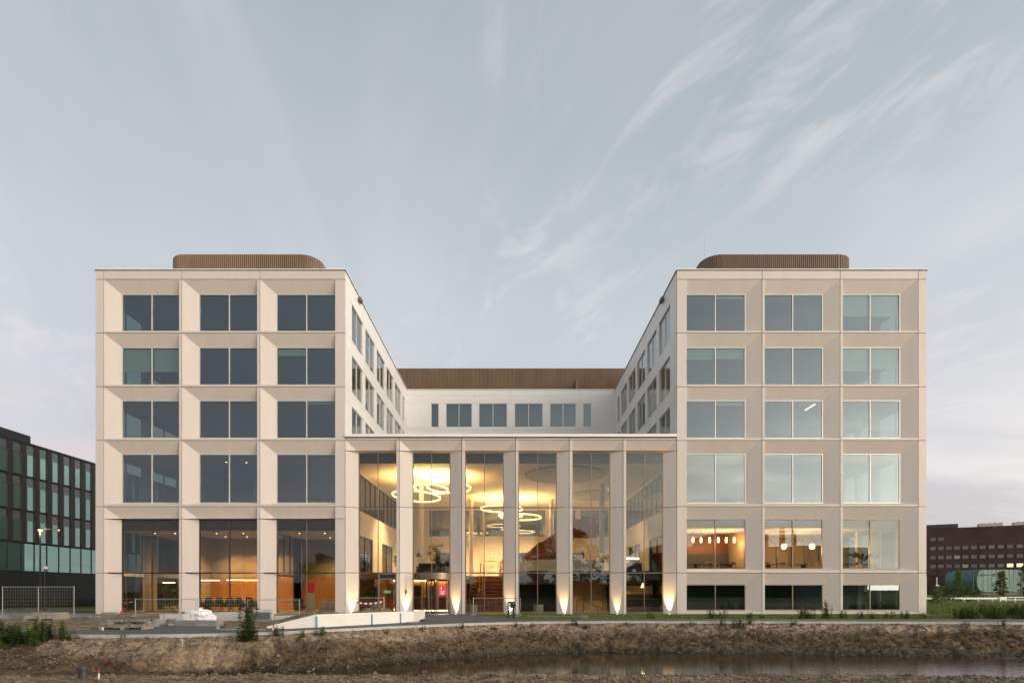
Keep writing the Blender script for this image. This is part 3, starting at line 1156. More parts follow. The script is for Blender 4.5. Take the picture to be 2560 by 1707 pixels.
circ = [(rvx + (rvr + 0.06) * math.cos(2 * math.pi * k / 40), rvy + (rvr + 0.06) * math.sin(2 * math.pi * k / 40)) for k in range(40)]
rv.prism(circ, 2.42, 2.86)
rev = rv.build("revolving_door", FR_B, office)
MB().prism([(rvx + (a - rvx) * 1.02, rvy + (c - rvy) * 1.02) for a, c in circ], 0.0, 0.05).build("floor_ring", METAL, rev)
for a0, a1 in ((R(150), R(215)), (R(-35), R(30))):
    p = arc(rvr, a0, a1, 10) + list(reversed(arc(rvr - 0.015, a0, a1, 10)))
    MB().prism(p, 0.05, 2.42).build("drum_pane", GLASS_P, rev)
for a in (150, 215, -35, 30, 252, 288):
    cx_, cy_ = rvx + rvr * math.cos(R(a)), rvy + rvr * math.sin(R(a))
    MB().box(cx_ - 0.035, cx_ + 0.035, cy_ - 0.035, cy_ + 0.035, 0.05, 2.42).build("post", FR_B, rev)
for k in range(3):
    a = R(20 + 120 * k)
    ux = Vector((math.cos(a), math.sin(a), 0))
    ax = Matrix((ux, Vector((-ux.y, ux.x, 0)), Vector((0, 0, 1)))).transposed()
    lf = MB()
    c0 = Vector((rvx, rvy, 0))
    for r0, r1, z0, z1 in ((0.04, 0.12, 0.06, 2.4), (0.88, 0.97, 0.06, 2.4), (0.12, 0.88, 0.06, 0.2), (0.12, 0.88, 2.28, 2.4)):
        lf.obox(c0 + ux * (r0 + r1) / 2 + Vector((0, 0, (z0 + z1) / 2)), ax, (r1 - r0) / 2, 0.03, (z1 - z0) / 2)
    lo = lf.build("door_leaf", FR_D, rev)
for sx_ in (-6.84, -4.28):
    MB().box(sx_ - 0.03, sx_ + 0.06, D, D + 0.1, 0.06, 2.8).build("post", FR_B, rev)
MB().box(-6.78, -6.32, D + 0.04, D + 0.05, 0.1, 2.8).build("side_pane", GLASS_A, rev)
# terrace parapet coping
MB().box(-XI + 0.02, XI - 0.02, -0.14, 0.42, 12.235, 12.43).build("parapet_coping", COPING, office)
MB().box(-XI + 0.02, XI - 0.02, -0.06, 0.30, 12.185, 12.232).build("coping_shadow_gap", JOINT, office)

# copings of the wings
for s in (-1, 1):
    a, e = sorted((s * (XI - 0.05), s * (XO + 0.07)))
    cpm = MB().box(a, e, -0.07, 0.45, ROOF_Z + 0.012, ROOF_Z + 0.075)
    cpm.build("roof_coping", COPING, office)
    MB().box(a + 0.02, e - 0.02, -0.045, 0.40, ROOF_Z - 0.008, ROOF_Z + 0.010).build("coping_edge", COPBR, office)
    a, e = sorted((s * (XI - 0.05), s * (XI + 0.4)))
    MB().box(a, e, 0.451, 22.2, ROOF_Z + 0.012, ROOF_Z + 0.075).build("roof_coping", COPING, office)
    a, e = sorted((s * (XI - 0.055), s * (XI + 0.0)))
    MB().box(a, e, 0.0, 22.2, ROOF_Z - 0.035, ROOF_Z + 0.010).build("coping_edge", COPBR, office)
    # little camera boxes on the parapet corner
    a, e = sorted((s * (XI - 0.26), s * (XI - 0.06)))
    MB().box(a, e, 3.0, 3.55, ROOF_Z - 0.45, ROOF_Z - 0.2).build("camera_box", mat("bracket_brown", (0.12, 0.09, 0.07), 0.6), office)

# courtyard side walls and back wall
SIDE_Y = [(1.60 + 3.62 * k, 2.9) for k in range(5)] + [(19.75, 1.05)]
YB = 22.3
for s in (-1, 1):
    def wall_box(y0, y1, z0, z1, name, m=CREAM, rec=0.0):
        a, e = sorted((s * (XI + rec), s * (XI + 0.18)))
        MB().box(a, e, y0 + 0.008, y1 - 0.008, z0 + 0.008, z1 - 0.008).build(name, m, office)
    bands = [(11.9, 12.24), (14.90, 15.72), (15.72, 15.95), (18.60, 19.43), (19.43, 19.66), (22.30, 23.14), (23.14, ROOF_Z)]
    ybr = [0.09] + [y0 - 0.36 for (y0, w) in SIDE_Y[1:]] + [YB]
    for z0, z1 in bands:
        for a, e in zip(ybr, ybr[1:]):
            wall_box(a, e, z0, z1, "spandrel_panel")
    for lv in (6, 5, 4):
        b, t = WZ[lv]
        edges = [0.09]
        for (y0, w) in SIDE_Y:
            edges += [y0, y0 + w]
        edges.append(YB)
        for k in range(0, len(edges), 2):
            wall_box(edges[k], edges[k + 1], b, t, "pier_panel")
        for (y0, w) in SIDE_Y:
            cols = (0.5,) if w > 2 else ()
            if s < 0:
                window(w, t - b, (-XI - 0.06, y0, b), R(90), cols=cols, glass=GLASS_C, mull=0.05)
            else:
                window(w, t - b, (XI + 0.06, y0 + w, b), R(-90), cols=cols, glass=GLASS_C, mull=0.05)
BACKW = [(-8.84, -7.98), (-7.19, -4.31), (-3.56, -0.42), (0.39, 3.53), (4.30, 7.21), (7.96, 8.90)]
for z0, z1 in ((12.0, 19.43), (19.43, 19.66), (22.30, 22.62), (22.62, 23.14), (23.14, ROOF_Z)):
    xs_ = [-XI, -7.6, -3.95, 0.0, 3.9, 7.6, XI]
    for a, e in zip(xs_, xs_[1:]):
        MB().box(a + 0.008, e - 0.008, YB, YB + 0.2, z0 + 0.008, z1 - 0.008).build("spandrel_panel", CREAM, office)
ed = [-XI]
for a, e in BACKW:
    ed += [a, e]
ed.append(XI)
for k in range(0, len(ed), 2):
    MB().box(ed[k] + 0.004, ed[k + 1] - 0.004, YB, YB + 0.2, 19.67, 22.29).build("pier_panel", CREAM, office)
for a, e in BACKW:
    window(e - a, 2.63, (a, YB + 0.05, 19.665), cols=(0.5,) if e - a > 2 else (), glass=GLASS, mull=0.06, parent=office)
MB().box(-XI, XI, YB - 0.06, YB + 0.4, ROOF_Z + 0.012, ROOF_Z + 0.085).build("roof_coping", COPING, office)

# outer side walls with window openings, rear wall, slabs and roofs
OUT_W = [(1.0, 3.6), (5.4, 3.6), (9.8, 3.6), (14.2, 3.6)]
for s in (-1, 1):
    def ow(y0, y1, z0, z1):
        a, e = sorted((s * (XO - 0.25), s * (XO - 0.004)))
        MB().box(a, e, y0, y1, z0, z1).build("side_wall", PANEL, office)
    ow(0.085, 36, 22.30, ROOF_Z - 0.005)
    prev = 22.30
    for lv in (6, 5, 4, 3, 2, 1):
        b, t = WZ[lv]
        if s < 0 and lv == 2:
            b = 3.0
        if s < 0 and lv == 1:
            b, t = 0.1, 2.7
        if t < prev:
            ow(0.085, 36, t + 0.002, prev - 0.002)
        e_ = [0.085]
        for y0, w in OUT_W:
            e_ += [y0, y0 + w]
        e_.append(36)
        for k in range(0, len(e_), 2):
            ow(e_[k], e_[k + 1], b, t)
        for y0, w in OUT_W:
            if s < 0:
                window(w, t - b, (-XO + 0.06, y0 + w, b), R(-90), fmat=FR_B, glass=GLASS)
            else:
                window(w, t - b, (XO - 0.06, y0, b), R(90), fmat=FR_B, glass=GLASS)
        prev = b
    ow(0.085, 36, 0, prev - 0.002)
    # slabs
    a, e = sorted((s * (XI + 0.19), s * (XO - 0.26)))
    for z in Z_LV[1:6]:
        if s < 0 and z == 2.86:
            continue
        MB().box(a, e, D + 0.13, 22.0, z - 0.5, z - 0.12).build("floor_slab", ICEIL, office)
        MB().box(a, e, D + 0.13, 22.0, z - 0.118, z - 0.02).build("floor_finish", CARPET, office)
        # dark bulkhead at the window head
    MB().box(a, e, 0.46, 35.9, 22.9, 23.3).build("roof_slab", ICEIL, office)
    for z in (12.01, 15.72, 19.43, 23.3):
        MB().box(a, e, 10.0, 10.2, z - 4.3 if z < 13 else z - 3.3, z - 0.52).build("interior_wall", IGREY, office)
    # inner wall of the wings below the terrace
MB().box(-XO + 0.3, XO - 0.3, 36, 36.2, 0, ROOF_Z).build("rear_wall", PANEL, office)
MB().box(-XI - 0.18, XI + 0.18, 0.43, YB - 0.01, 11.62, 11.95).build("terrace_slab", CONC, office)
MB().box(-XI - 0.2, XI + 0.2, 22.45, 36, 22.9, 23.3).build("roof_slab", ICEIL, office)
MB().box(-XI - 0.2, XI + 0.2, 23.0, 23.2, 19.2, 22.9).build("interior_wall", IGREY, office)
MB().box(-XI, XI, 22.51, 23.0, 19.2, 19.42).build("floor_slab", ICEIL, office)


# corrugated roof screens
def rounded_rect(x0, x1, y0, y1, r, step):
    pts = []
    for (cx_, cy_, a0) in ((x1 - r, y0 + r, -90), (x1 - r, y1 - r, 0), (x0 + r, y1 - r, 90), (x0 + r, y0 + r, 180)):
        for k in range(9):
            a = R(a0 + 90 * k / 8)
            pts.append((cx_ + r * math.cos(a), cy_ + r * math.sin(a)))
    pts.append(pts[0])
    out = []
    for (ax_, ay_), (bx_, by_) in zip(pts, pts[1:]):
        L = math.hypot(bx_ - ax_, by_ - ay_)
        if L < 1e-6:
            continue
        k = max(1, round(L / step))
        for q in range(k):
            out.append((ax_ + (bx_ - ax_) * q / k, ay_ + (by_ - ay_) * q / k))
    return out


def screen(x0, x1, y0, y1, z0, z1, r, name="roof_screen", pitch=0.15):
    """trapezoidal ribs: the outline is walked in quarter-pitch steps and pushed in and out"""
    base = rounded_rect(x0, x1, y0, y1, r, pitch / 4)
    n = len(base)
    m = MB()
    pr = []
    for k in range(n):
        (ax_, ay_), (bx_, by_) = base[k - 1], base[(k + 1) % n]
        tx, ty = bx_ - ax_, by_ - ay_
        L = math.hypot(tx, ty) or 1
        nxn, nyn = ty / L, -tx / L
        o = 0.045 if k % 4 in (0, 1) else 0.0
        pr.append((base[k][0] + nxn * o, base[k][1] + nyn * o))
    for k in range(n):
        a, e = pr[k], pr[(k + 1) % n]
        m.face([(a[0], a[1], z0), (e[0], e[1], z0), (e[0], e[1], z1), (a[0], a[1], z1)])
    m.f.append(tuple(4 * k + 3 for k in range(n)))
    o = m.build(name, BRONZE, office)
    return o


SCR_T = 26.72
for s in (-1, 1):
    a, e = sorted((s * 14.45, s * 25.8))
    sc_ = screen(a, e, 3.0, 17.0, 23.3, SCR_T, 1.3)
    # access door outline
    dxc = s * 17.35
    dm = MB()
    for q in (-0.52, 0.52):
        dm.box(dxc + q - 0.03, dxc + q + 0.03, 2.86, 2.93, 23.3, 25.55)
    dm.box(dxc - 0.49, dxc + 0.49, 2.86, 2.93, 25.49, 25.55)
    dm.box(dxc - 0.47 * 1, dxc - 0.40, 2.84, 2.9, 24.5, 24.75)
    dm.build("access_door_frame", mat("door_trim_dark", (0.06, 0.04, 0.03), 0.5), sc_)
screen(-16.5, 16.5, 23.75, 33.0, 23.3, 26.75, 1.0)
screen(7.2, 13.6, 23.1, 23.72, 23.3, 25.15, 0.25)
# lightning rods
for (xx, yy, hh) in ((-15.0, 4.5, 29.0), (15.0, 4.5, 29.0), (25.1, 6, 29.2), (0.3, 26.0, 28.5)):
    MB().tube([(xx, yy, 23.3), (xx, yy, hh)], [0.02, 0.006], 6).build("lightning_rod", METAL, office)

# ------------------------------------------------------------------ inside the atrium
MB().box(-XO + 0.27, XO - 0.27, D + 0.12, 35.9, -0.05, 0.04).build("ground_floor", IFLOOR, office)
MB().box(-11.29, 11.29, 0.62, 21.9, 10.55, 10.75).build("atrium_ceiling", ICEIL, office)
MB().box(-11.29, 11.29, D + 0.14, 0.6, 10.53, 11.5).build("ceiling_bulkhead", IDARK, office)
cdisc = mat("acoustic_disc", (0.36, 0.40, 0.37), 0.85)
for (cx_, cy_, r_) in ((4.1, 4.2, 3.05), (8.0, 13.0, 2.6)):
    pd = [(cx_ + r_ * math.cos(2 * math.pi * k / 48), cy_ + r_ * math.sin(2 * math.pi * k / 48)) for k in range(48)]
    o = MB().prism(pd, 10.50, 10.546).build("ceiling_disc", cdisc if cx_ > 3 else ICEIL, office)
    rm = MB()
    rm.tube([(p[0], p[1], 10.49) for p in pd] + [(pd[0][0], pd[0][1], 10.49)], 0.02, 6)
    rm.build("trim", IDARK, o)
for s in (-1, 1):
    def aw(y0, y1, z0, z1, name="atrium_wall", m=IW):
        a, e = sorted((s * 11.30, s * 11.45))
        MB().box(a, e, y0, y1, z0, z1).build(name, m, office)
    aw(0.45, 21.9, 5.76, 7.62)
    aw(0.45, 1.0, 0.0, 5.758); aw(6.9, 10.0, 0.0, 5.758); aw(14.4, 21.9, 0.0, 5.758)
    aw(1.0, 6.9, 0.0, 2.9) if s < 0 else aw(1.0, 6.9, 0.0, 0.5)
    aw(10.0, 14.4, 0.0, 2.9)
    aw(0.45, 21.9, 10.42, 10.55)
    for k in range(7):
        y0 = 0.5 + 3.05 * k
        if s < 0:
            window(3.0, 2.78, (-11.40, y0, 7.63), R(90), cols=(0.5,), fmat=IDARK, glass=GLASS_M, f=0.03, mull=0.03, name="partition_window")
        else:
            window(3.0, 2.78, (11.40, y0 + 3.0, 7.63), R(-90), cols=(0.5,), fmat=IDARK, glass=GLASS_M, f=0.03, mull=0.03, name="partition_window")
    if s < 0:
        window(5.9, 2.84, (-11.40, 1.0, 2.91), R(90), cols=(0.33, 0.66), fmat=IDARK, glass=GLASS_M, f=0.04, name="partition_window")
        window(4.4, 2.84, (-11.40, 10.0, 2.91), R(90), fmat=IDARK, glass=GLASS_M, f=0.04, name="partition_window")
    else:
        window(4.4, 2.84, (11.40, 14.4, 2.91), R(-90), fmat=IDARK, glass=GLASS_M, f=0.04, name="partition_window")
        window(5.9, 5.2, (11.40, 6.9, 0.52), R(-90), cols=(0.33, 0.66), rows=(2.4,), fmat=IDARK, glass=GLASS_M, f=0.04, name="partition_window")
# back wall of the atrium with windows
YA = 21.5
BW = [(-8.9, -6.55, GLASS_M), (-5.9, -3.1, GLASS_M), (-2.8, 3.7, GLASS_M), (4.5, 7.0, GLASS_M), (7.6, 10.6, GLASS_M)]
MB().box(-11.29, 11.29, YA, YA + 0.2, 5.76, 7.55).build("atrium_wall", IW, office)
MB().box(-11.29, 11.29, YA, YA + 0.2, 10.36, 10.55).build("atrium_wall", IW, office)
ed = [-11.29] + [v for a, e, g_ in BW for v in (a, e)] + [11.29]
for k in range(0, len(ed), 2):
    MB().box(ed[k], ed[k + 1], YA, YA + 0.2, 7.552, 10.358).build("atrium_wall", IW, office)
for a, e, g_ in BW:
    window(e - a, 2.80, (a, YA + 0.05, 7.555), cols=(0.5,) if e - a < 5 else (), fmat=IDARK, glass=g_, f=0.03, mull=0.03, name="partition_window")
DO = [(-8.2, -6.2), (-0.9, 2.2), (5.5, 8.0)]
ed = [-11.29] + [v for p in DO for v in p] + [11.29]
for k in range(0, len(ed), 2):
    MB().box(ed[k], ed[k + 1], YA, YA + 0.2, 0.0, 5.758).build("atrium_wall", IW, office)
for a, e in DO:
    MB().box(a, e, YA, YA + 0.2, 0, 2.95).build("atrium_wall", IW, office)
    window(e - a, 2.78, (a, YA + 0.05, 2.96), fmat=IDARK, glass=GLASS_M, f=0.05, name="partition_window")
MB().box(-11.3, 11.3, 26.0, 26.2, 0, 11.5).build("interior_wall", IDARK, office)
MB().box(-11.3, 11.3, 21.71, 26.0, 7.2, 7.4).build("floor_slab", CARPET, office)
MB().box(-11.3, 11.3, 21.71, 26.0, 10.8, 11.0).build("floor_slab", CARPET, office)
# upper gallery floors left and right
MB().box(-11.29, -3.5, 1.7, YA - 0.01, 2.50, 2.86).build("gallery_floor", IW, office)
MB().box(-11.28, -3.51, 1.62, 1.69, 2.44, 2.90).build("gallery_edge", WOOD, office)
MB().box(0.5, 11.29, 0.66, YA - 0.01, 2.50, 2.86).build("gallery_floor", IW, office)
MB().box(0.48, 11.28, D + 0.14, 0.65, 2.38, 3.02).build("gallery_edge", IDARK, office)
MB().box(-3.49, 0.49, 8.1, YA - 0.01, 2.50, 2.855).build("gallery_floor", IW, office)
# timber grandstand stair
for k in range(10):
    MB().box(-3.42, 0.42, 5.0 + 0.31 * k, 8.12, 0.286 * k + 0.042, 0.286 * (k + 1) - 0.012).build("stair_step", WOODS, office)
rl = MB()
for xx in (-2.55, -2.30):
    rl.tube([(xx, 5.1, 0.95), (xx, 8.1, 3.85), (xx, 8.6, 3.95)], 0.035, 8)
rl.build("handrail", WOOD, office)
MB().box(0.30, 0.47, 4.9, 8.1, 0.04, 1.0).build("stair_cheek", WOOD, office)
# round columns
for xx, yy in ((-7.5, 7.9), (-3.9, 15.5), (3.94, 15.5), (7.6, 7.9)):
    MB().lathe([(0.21, 0.0), (0.21, 7.66)], 24, (xx, yy, 2.87)).build("column", IW, office, smooth=False)
# closed timber stair climbing on the right
st = MB().xprism([(1.06, 3.9), (1.06, 4.75), (2.5, 6.02), (3.05, 6.25), (5.75, 8.25), (7.9, 8.25), (7.9, 6.5), (5.9, 6.5), (4.7, 4.9), (3.6, 3.9)], 12.6, 12.72)
st.build("stair_balustrade", WOODR, office)
MB().xprism([(1.2, 3.7), (1.2, 4.0), (5.8, 7.3), (7.9, 7.3), (7.9, 7.0), (5.9, 7.0)], 12.73, 14.1).build("stair_flight", WOODR, office)
# curved counter on the right gallery
cc = MB()
ca = [(4.45 + 3.5 * math.cos(R(a)), 8.6 + 3.5 * math.sin(R(a))) for a in range(200, 341, 7)]
ci = [(4.45 + 3.36 * math.cos(R(a)), 8.6 + 3.36 * math.sin(R(a))) for a in range(200, 341, 7)]
cc.prism(ca + list(reversed(ci)), 2.865, 4.10)
cc.build("curved_balustrade", IW, office)
# reception below the left gallery
MB().box(-11.28, -3.6, 7.0, 7.15, 0.04, 2.49).build("reception_wall", WOOD, office)
MB().box(-9.6, -4.0, 6.93, 6.99, 0.05, 0.13).build("wall_light_strip", STRIPE, office)
MB().box(-9.6, -4.0, 6.80, 6.95, 2.40, 2.48).build("wall_light_strip", STRIPE, office)
for a, e in ((-8.3, -7.35), (-6.75, -6.35)):
    MB().box(a, e, 6.9, 6.98, 0.75, 2.05).build("wall_niche", IDARK, office)
MB().box(-11.2, -10.2, 3.0, 6.9, 0.05, 2.48).build("timber_screen", WOOD, office)
ds = thing("reception_desk", "red-brown reception desk behind the revolving door", "desk", (-6.0, 4.6, 0.04))
MB().box(-2.6, 1.9, 0, 0.6, 0.08, 1.05).build("body", DESK, ds)
MB().box(-2.66, 1.96, -0.06, 0.66, 1.05, 1.11).build("desk_top", WOOD, ds)
MB().box(-2.5, 1.8, 0.04, 0.5, 0.0, 0.07).build("light_strip", STRIPE, ds)
scn = thing("wall_screen", "pink screen with white lettering behind the revolving door", "screen", (-5.35, 6.85, 1.25))
MB().box(-0.62, 0.62, 0, 0.06, 0, 0.78).build("display", PINK, scn)
text_mesh("lettering", "1", 0.36, WHITEE, scn, (-0.36, -0.006, 0.56))
text_mesh("lettering", "A:23", 0.17, WHITEE, scn, (-0.25, -0.006, 0.30))
MB().box(-0.40, -0.1, -0.008, -0.002, 0.12, 0.16).build("text_line", WHITEE, scn)

# poster board and red fire signs on the back wall of the gallery
pb = thing("notice_board", "white notice board with four numerals on the gallery back wall", "board", (-2.25, YA - 0.06, 3.3))
MB().box(-0.65, 0.65, 0, 0.05, 1.55, 2.55).build("board", PAPER, pb)
MB().box(-0.65, 0.65, 0, 0.05, 0.25, 1.42).build("poster", PAPER, pb)
for k, (tx, tz) in enumerate(((-0.02, 2.3), (0.42, 2.3), (-0.02, 1.85), (0.42, 1.85))):
    text_mesh("numeral", "1245"[k], 0.24, INK, pb, (tx, -0.008, tz))
for k in range(6):
    MB().box(-0.55, 0.5 - 0.06 * (k % 3), -0.008, -0.002, 0.42 + 0.15 * k, 0.445 + 0.15 * k).build("text_line", INK, pb)
fs = thing("fire_sign", "pair of small red fire equipment signs on the gallery wall", "sign", (-4.3, YA - 0.05, 3.65))
MB().box(-0.22, -0.02, 0, 0.03, 0, 0.2).build("plate", RED, fs)
MB().box(0.02, 0.22, 0, 0.03, 0, 0.2).build("plate", RED, fs)


# ring lights
def ring_light(cx_, cy_, cz_, r, tx, ty, label):
    t = thing("ring_light", label, "lamp", (cx_, cy_, cz_), 0, "ring lights hanging in the atrium")
    n = 56
    lo, upm = MB(), MB()
    w, h = 0.042, 0.04
    for k in range(n):
        a, e = 2 * math.pi * k / n, 2 * math.pi * (k + 1) / n
        def pt(rr, ang, zz):
            x_, y_ = rr * math.cos(ang), rr * math.sin(ang)
            return (x_, y_, zz + x_ * tx + y_ * ty)
        ri, ro = r - w, r + w
        lo.face([pt(ro, a, -h), pt(ri, a, -h), pt(ri, e, -h), pt(ro, e, -h)])
        lo.face([pt(ro, a, -h), pt(ro, e, -h), pt(ro, e, h), pt(ro, a, h)])
        lo.face([pt(ri, e, -h), pt(ri, a, -h), pt(ri, a, h), pt(ri, e, h)])
        upm.face([pt(ri, a, h + 0.002), pt(ro, a, h + 0.002), pt(ro, e, h + 0.002), pt(ri, e, h + 0.002)])
    lo.build("diffuser", RINGE, t)
    upm.build("uplight", RINGU, t)
    wires = MB()
    for a in (0.3, 2.4, 4.5):
        x_, y_ = r * math.cos(a), r * math.sin(a)
        wires.tube([(x_, y_, x_ * tx + y_ * ty), (x_, y_, 10.5 - cz_)], 0.006, 5)
    wires.build("hanging_wire", STEELD, t)


ring_light(-6.15, 4.2, 9.44, 1.28, -0.06, -0.09, "small ring light, front one of the upper left cluster")
ring_light(-4.85, 4.8, 9.66, 1.68, -0.02, -0.07, "upper ring light of the left cluster, partly behind the pier right of the door")
ring_light(-7.45, 5.2, 9.03, 1.85, -0.05, -0.06, "lowest and widest ring light of the left cluster")
ring_light(-0.9, 14.6, 9.48, 2.0, -0.01, -0.02, "left ring light of the far central cluster")
ring_light(0.95, 14.9, 8.72, 1.95, -0.02, -0.02, "right ring light of the far central cluster")
ring_light(-0.05, 15.4, 8.95, 1.15, -0.02, -0.02, "smallest ring light of the far central cluster")


# ------------------------------------------------------------------ plants
def leafball(m, c, r, n, size, flat=1.0):
    """leaf quads scattered through an ellipsoid volume with clumps"""
    c = Vector(c)
    for _ in range(n):
        u = Vector((RND.gauss(0, 1), RND.gauss(0, 1), RND.gauss(0, 1)))
        u.normalize()
        p = c + Vector((u.x * r, u.y * r, u.z * r * flat)) * (RND.random() ** 0.45)
        a = Vector((RND.gauss(0, 1), RND.gauss(0, 1), RND.gauss(0, 0.6))).normalized()
        b_ = a.orthogonal().normalized()
        b_ = (b_ * math.cos(1.1) + a.cross(b_) * math.sin(RND.uniform(0, 3)))
        s_ = size * RND.uniform(0.6, 1.35)
        m.face([p - a * s_, p - b_ * s_ * 0.42, p + a * s_, p + b_ * s_ * 0.42])


def potted_plant(label, loc, h, kind="bush", pot=POTG, scale=1.0, pr=0.3, ph=0.55, group=None):
    t = thing("potted_plant", label, "plant", loc, 0, group)
    MB().lathe([(pr * 0.92, 0), (pr, 0.03), (pr, ph), (pr * 0.86, ph), (pr * 0.86, ph - 0.06)], 20).build("pot", pot, t)
    st_, lf = MB(), MB()
    st_.tube([(0, 0, ph - 0.1), (0.03, 0.02, ph + (h - ph) * 0.5), (0, 0, h * 0.9)], [0.035, 0.028, 0.012], 7)
    if kind == "bush":
        for k in range(9):
            a = k * 2.4
            rr = 0.16 + 0.26 * ((k * 7) % 5) / 5
            z = ph + (h - ph) * (0.25 + 0.7 * k / 9)
            c = (rr * math.cos(a) * scale, rr * math.sin(a) * scale, z)
            st_.tube([(0, 0, z - 0.2), c], [0.014, 0.006], 5)
            leafball(lf, c, 0.24 * scale, 70, 0.075, 0.8)
    elif kind == "yucca":
        for k in range(5):
            z = ph + (h - ph) * (0.15 + 0.8 * k / 4)
            bx_ = 0.05 * math.sin(k * 2.0) + 0.10 * k / 4
            for q in range(26):
                a = q * 2.39
                el = RND.uniform(-0.4, 1.1)
                L = RND.uniform(0.28, 0.5) * scale
                d_ = Vector((math.cos(a) * math.cos(el), math.sin(a) * math.cos(el), math.sin(el)))
                sd = d_.cross(Vector((0, 0, 1))).normalized() * 0.022
                p = Vector((bx_, 0, z))
                lf.face([p - sd, p + sd, p + d_ * L * 0.6 + sd * 0.7 - Vector((0, 0, 0.02)), p + d_ * L - Vector((0, 0, 0.07))])
    else:
        for q in range(14):
            a = q * 2.39
            L = RND.uniform(0.5, 1.0) * scale
            p0 = Vector((0, 0, ph + (h - ph) * RND.uniform(0.35, 0.8)))
            tip = p0 + Vector((math.cos(a) * L, math.sin(a) * L, RND.uniform(0.0, 0.45)))
            st_.tube([p0, (p0 + tip) / 2 + Vector((0, 0, 0.12)), tip], [0.012, 0.008, 0.004], 5)
            for s_ in range(9):
                pp = p0.lerp(tip, 0.35 + 0.65 * s_ / 9) + Vector((0, 0, 0.1 * math.sin(3.14 * s_ / 9)))
                leafball(lf, pp, 0.09, 3, 0.09)
    st_.build("stem", BARK, t)
    lf.build("foliage", LEAFI, t)
    return t


potted_plant("bushy indoor tree in a sage pot behind the first glazed bay", (-9.75, 1.15, 0.04), 2.05, "bush", POTG, 1.25, 0.34, 0.6)
potted_plant("dark spiky yucca in a sage pot beside the timber stair", (-2.75, 1.2, 0.04), 2.0, "yucca", POTG, 1.0, 0.36, 0.62)
potted_plant("sage green planter with low foliage behind the fourth bay", (1.95, 1.0, 0.04), 0.8, "bush", POTG, 0.5, 0.36, 0.62)
potted_plant("tall leafy tree in a cream pot on the left gallery", (-5.75, 4.2, 2.87), 2.5, "bush", POTW, 1.3, 0.3, 0.45)
potted_plant("small palm-like plant beside the notice board on the gallery", (-0.95, 12.5, 2.87), 1.5, "yucca", POTW, 0.9, 0.22, 0.35)
potted_plant("dark leafy plant at the left end of the gallery by the pier", (-8.3, 2.6, 2.87), 1.4, "bush", POTW, 0.8, 0.2, 0.35)
potted_plant("dark plant on the curved counter beside the white column", (3.6, 6.2, 3.9), 0.9, "bush", POTW, 0.8, 0.14, 0.2)
potted_plant("dark tall plant at the right end of the curved counter", (8.1, 4.4, 2.87), 2.2, "bush", POTW, 1.1, 0.26, 0.45)

# sofa and lamp on the left gallery
sf = thing("sofa", "dark sofa on the left gallery above the revolving door", "sofa", (-6.0, 3.1, 2.86))
MB().box(-1.0, 1.0, 0, 0.8, 0.12, 0.42).build("seat", IDARK, sf)
MB().box(-1.0, 1.0, 0.6, 0.8, 0.42, 0.85).build("backrest", IDARK, sf)
for q in (-1.1, 1.0):
    MB().box(q, q + 0.1, 0, 0.8, 0.12, 0.6).build("armrest", IDARK, sf)
tl = thing("floor_lamp", "dark shaded floor lamp on the left gallery by the white column", "lamp", (-6.95, 3.2, 2.86))
MB().lathe([(0.14, 0), (0.14, 0.03), (0.015, 0.04), (0.015, 1.35)], 14).build("stand", BLACK, tl)
MB().lathe([(0.22, 1.3), (0.10, 1.62)], 18).build("lamp_shade", BLACK, tl)

# lattice shelf on the right gallery
ls = thing("lattice_shelf", "pale timber lattice rack standing behind the curved counter", "rack", (5.6, 9.5, 2.86))
lm = MB()
for k in range(6):
    lm.box(-0.9 + 0.36 * k - 0.02, -0.9 + 0.36 * k + 0.02, 0, 0.04, 0, 2.0)
lm.build("upright", WOODC, ls)
lm = MB()
for k in range(6):
    lm.box(-0.92, 0.92, -0.03, -0.001, 0.3 + 0.32 * k, 0.34 + 0.32 * k)
lm.build("rail", WOODC, ls)

# ground floor right of the stair: lobby opening, handrails, bar
MB().box(0.5, 3.9, 5.2, 5.4, 0.04, 2.1).build("lobby_doors", IDARK, office)
fm_ = MB(); fm_.box(0.5, 3.95, 4.4, 5.19, 2.1, 2.45); fm_.box(3.55, 3.95, 4.4, 5.19, 0.04, 2.098)
fm_.build("lobby_surround", WOOD, office)
MB().box(3.96, 7.7, 6.0, 6.2, 0.04, 2.49).build("interior_wall", BEIGE, office)
hr = MB()
hr.tube([(4.85, 2.4, 0.95), (5.35, 2.4, 0.95), (6.8, 2.4, 0.25)], 0.025, 7)
hr.tube([(5.3, 2.9, 1.05), (6.9, 2.9, 0.92)], 0.025, 7)
for xx, zz in ((4.85, 0.95), (5.35, 0.95), (6.35, 0.45), (6.75, 0.9)):
    hr.tube([(xx, 2.4, 0.04), (xx, 2.4, zz)], 0.022, 7)
hr.build("stair_handrail", STEELD, office)
MB().box(7.75, 11.2, 5.4, 5.6, 0.04, 2.49).build("interior_wall", IDARK, office)
MB().box(7.8, 11.2, 5.30, 5.39, 1.35, 2.0).build("bar_back_panel", BEIGE, office)
br = thing("bar_counter", "dark bar counter behind the sixth glazed bay", "counter", (9.4, 2.6, 0.04))
MB().box(-1.5, 1.6, 0, 0.6, 0, 0.95).build("body", IDARK, br)
MB().box(-1.55, 1.65, -0.05, 0.65, 0.95, 1.0).build("counter_top", mat("counter_olive", (0.12, 0.11, 0.07), 0.5), br)
MB().box(-1.4, 1.5, -0.6, -0.2, 0, 0.42).build("bench", BEIGE, br)

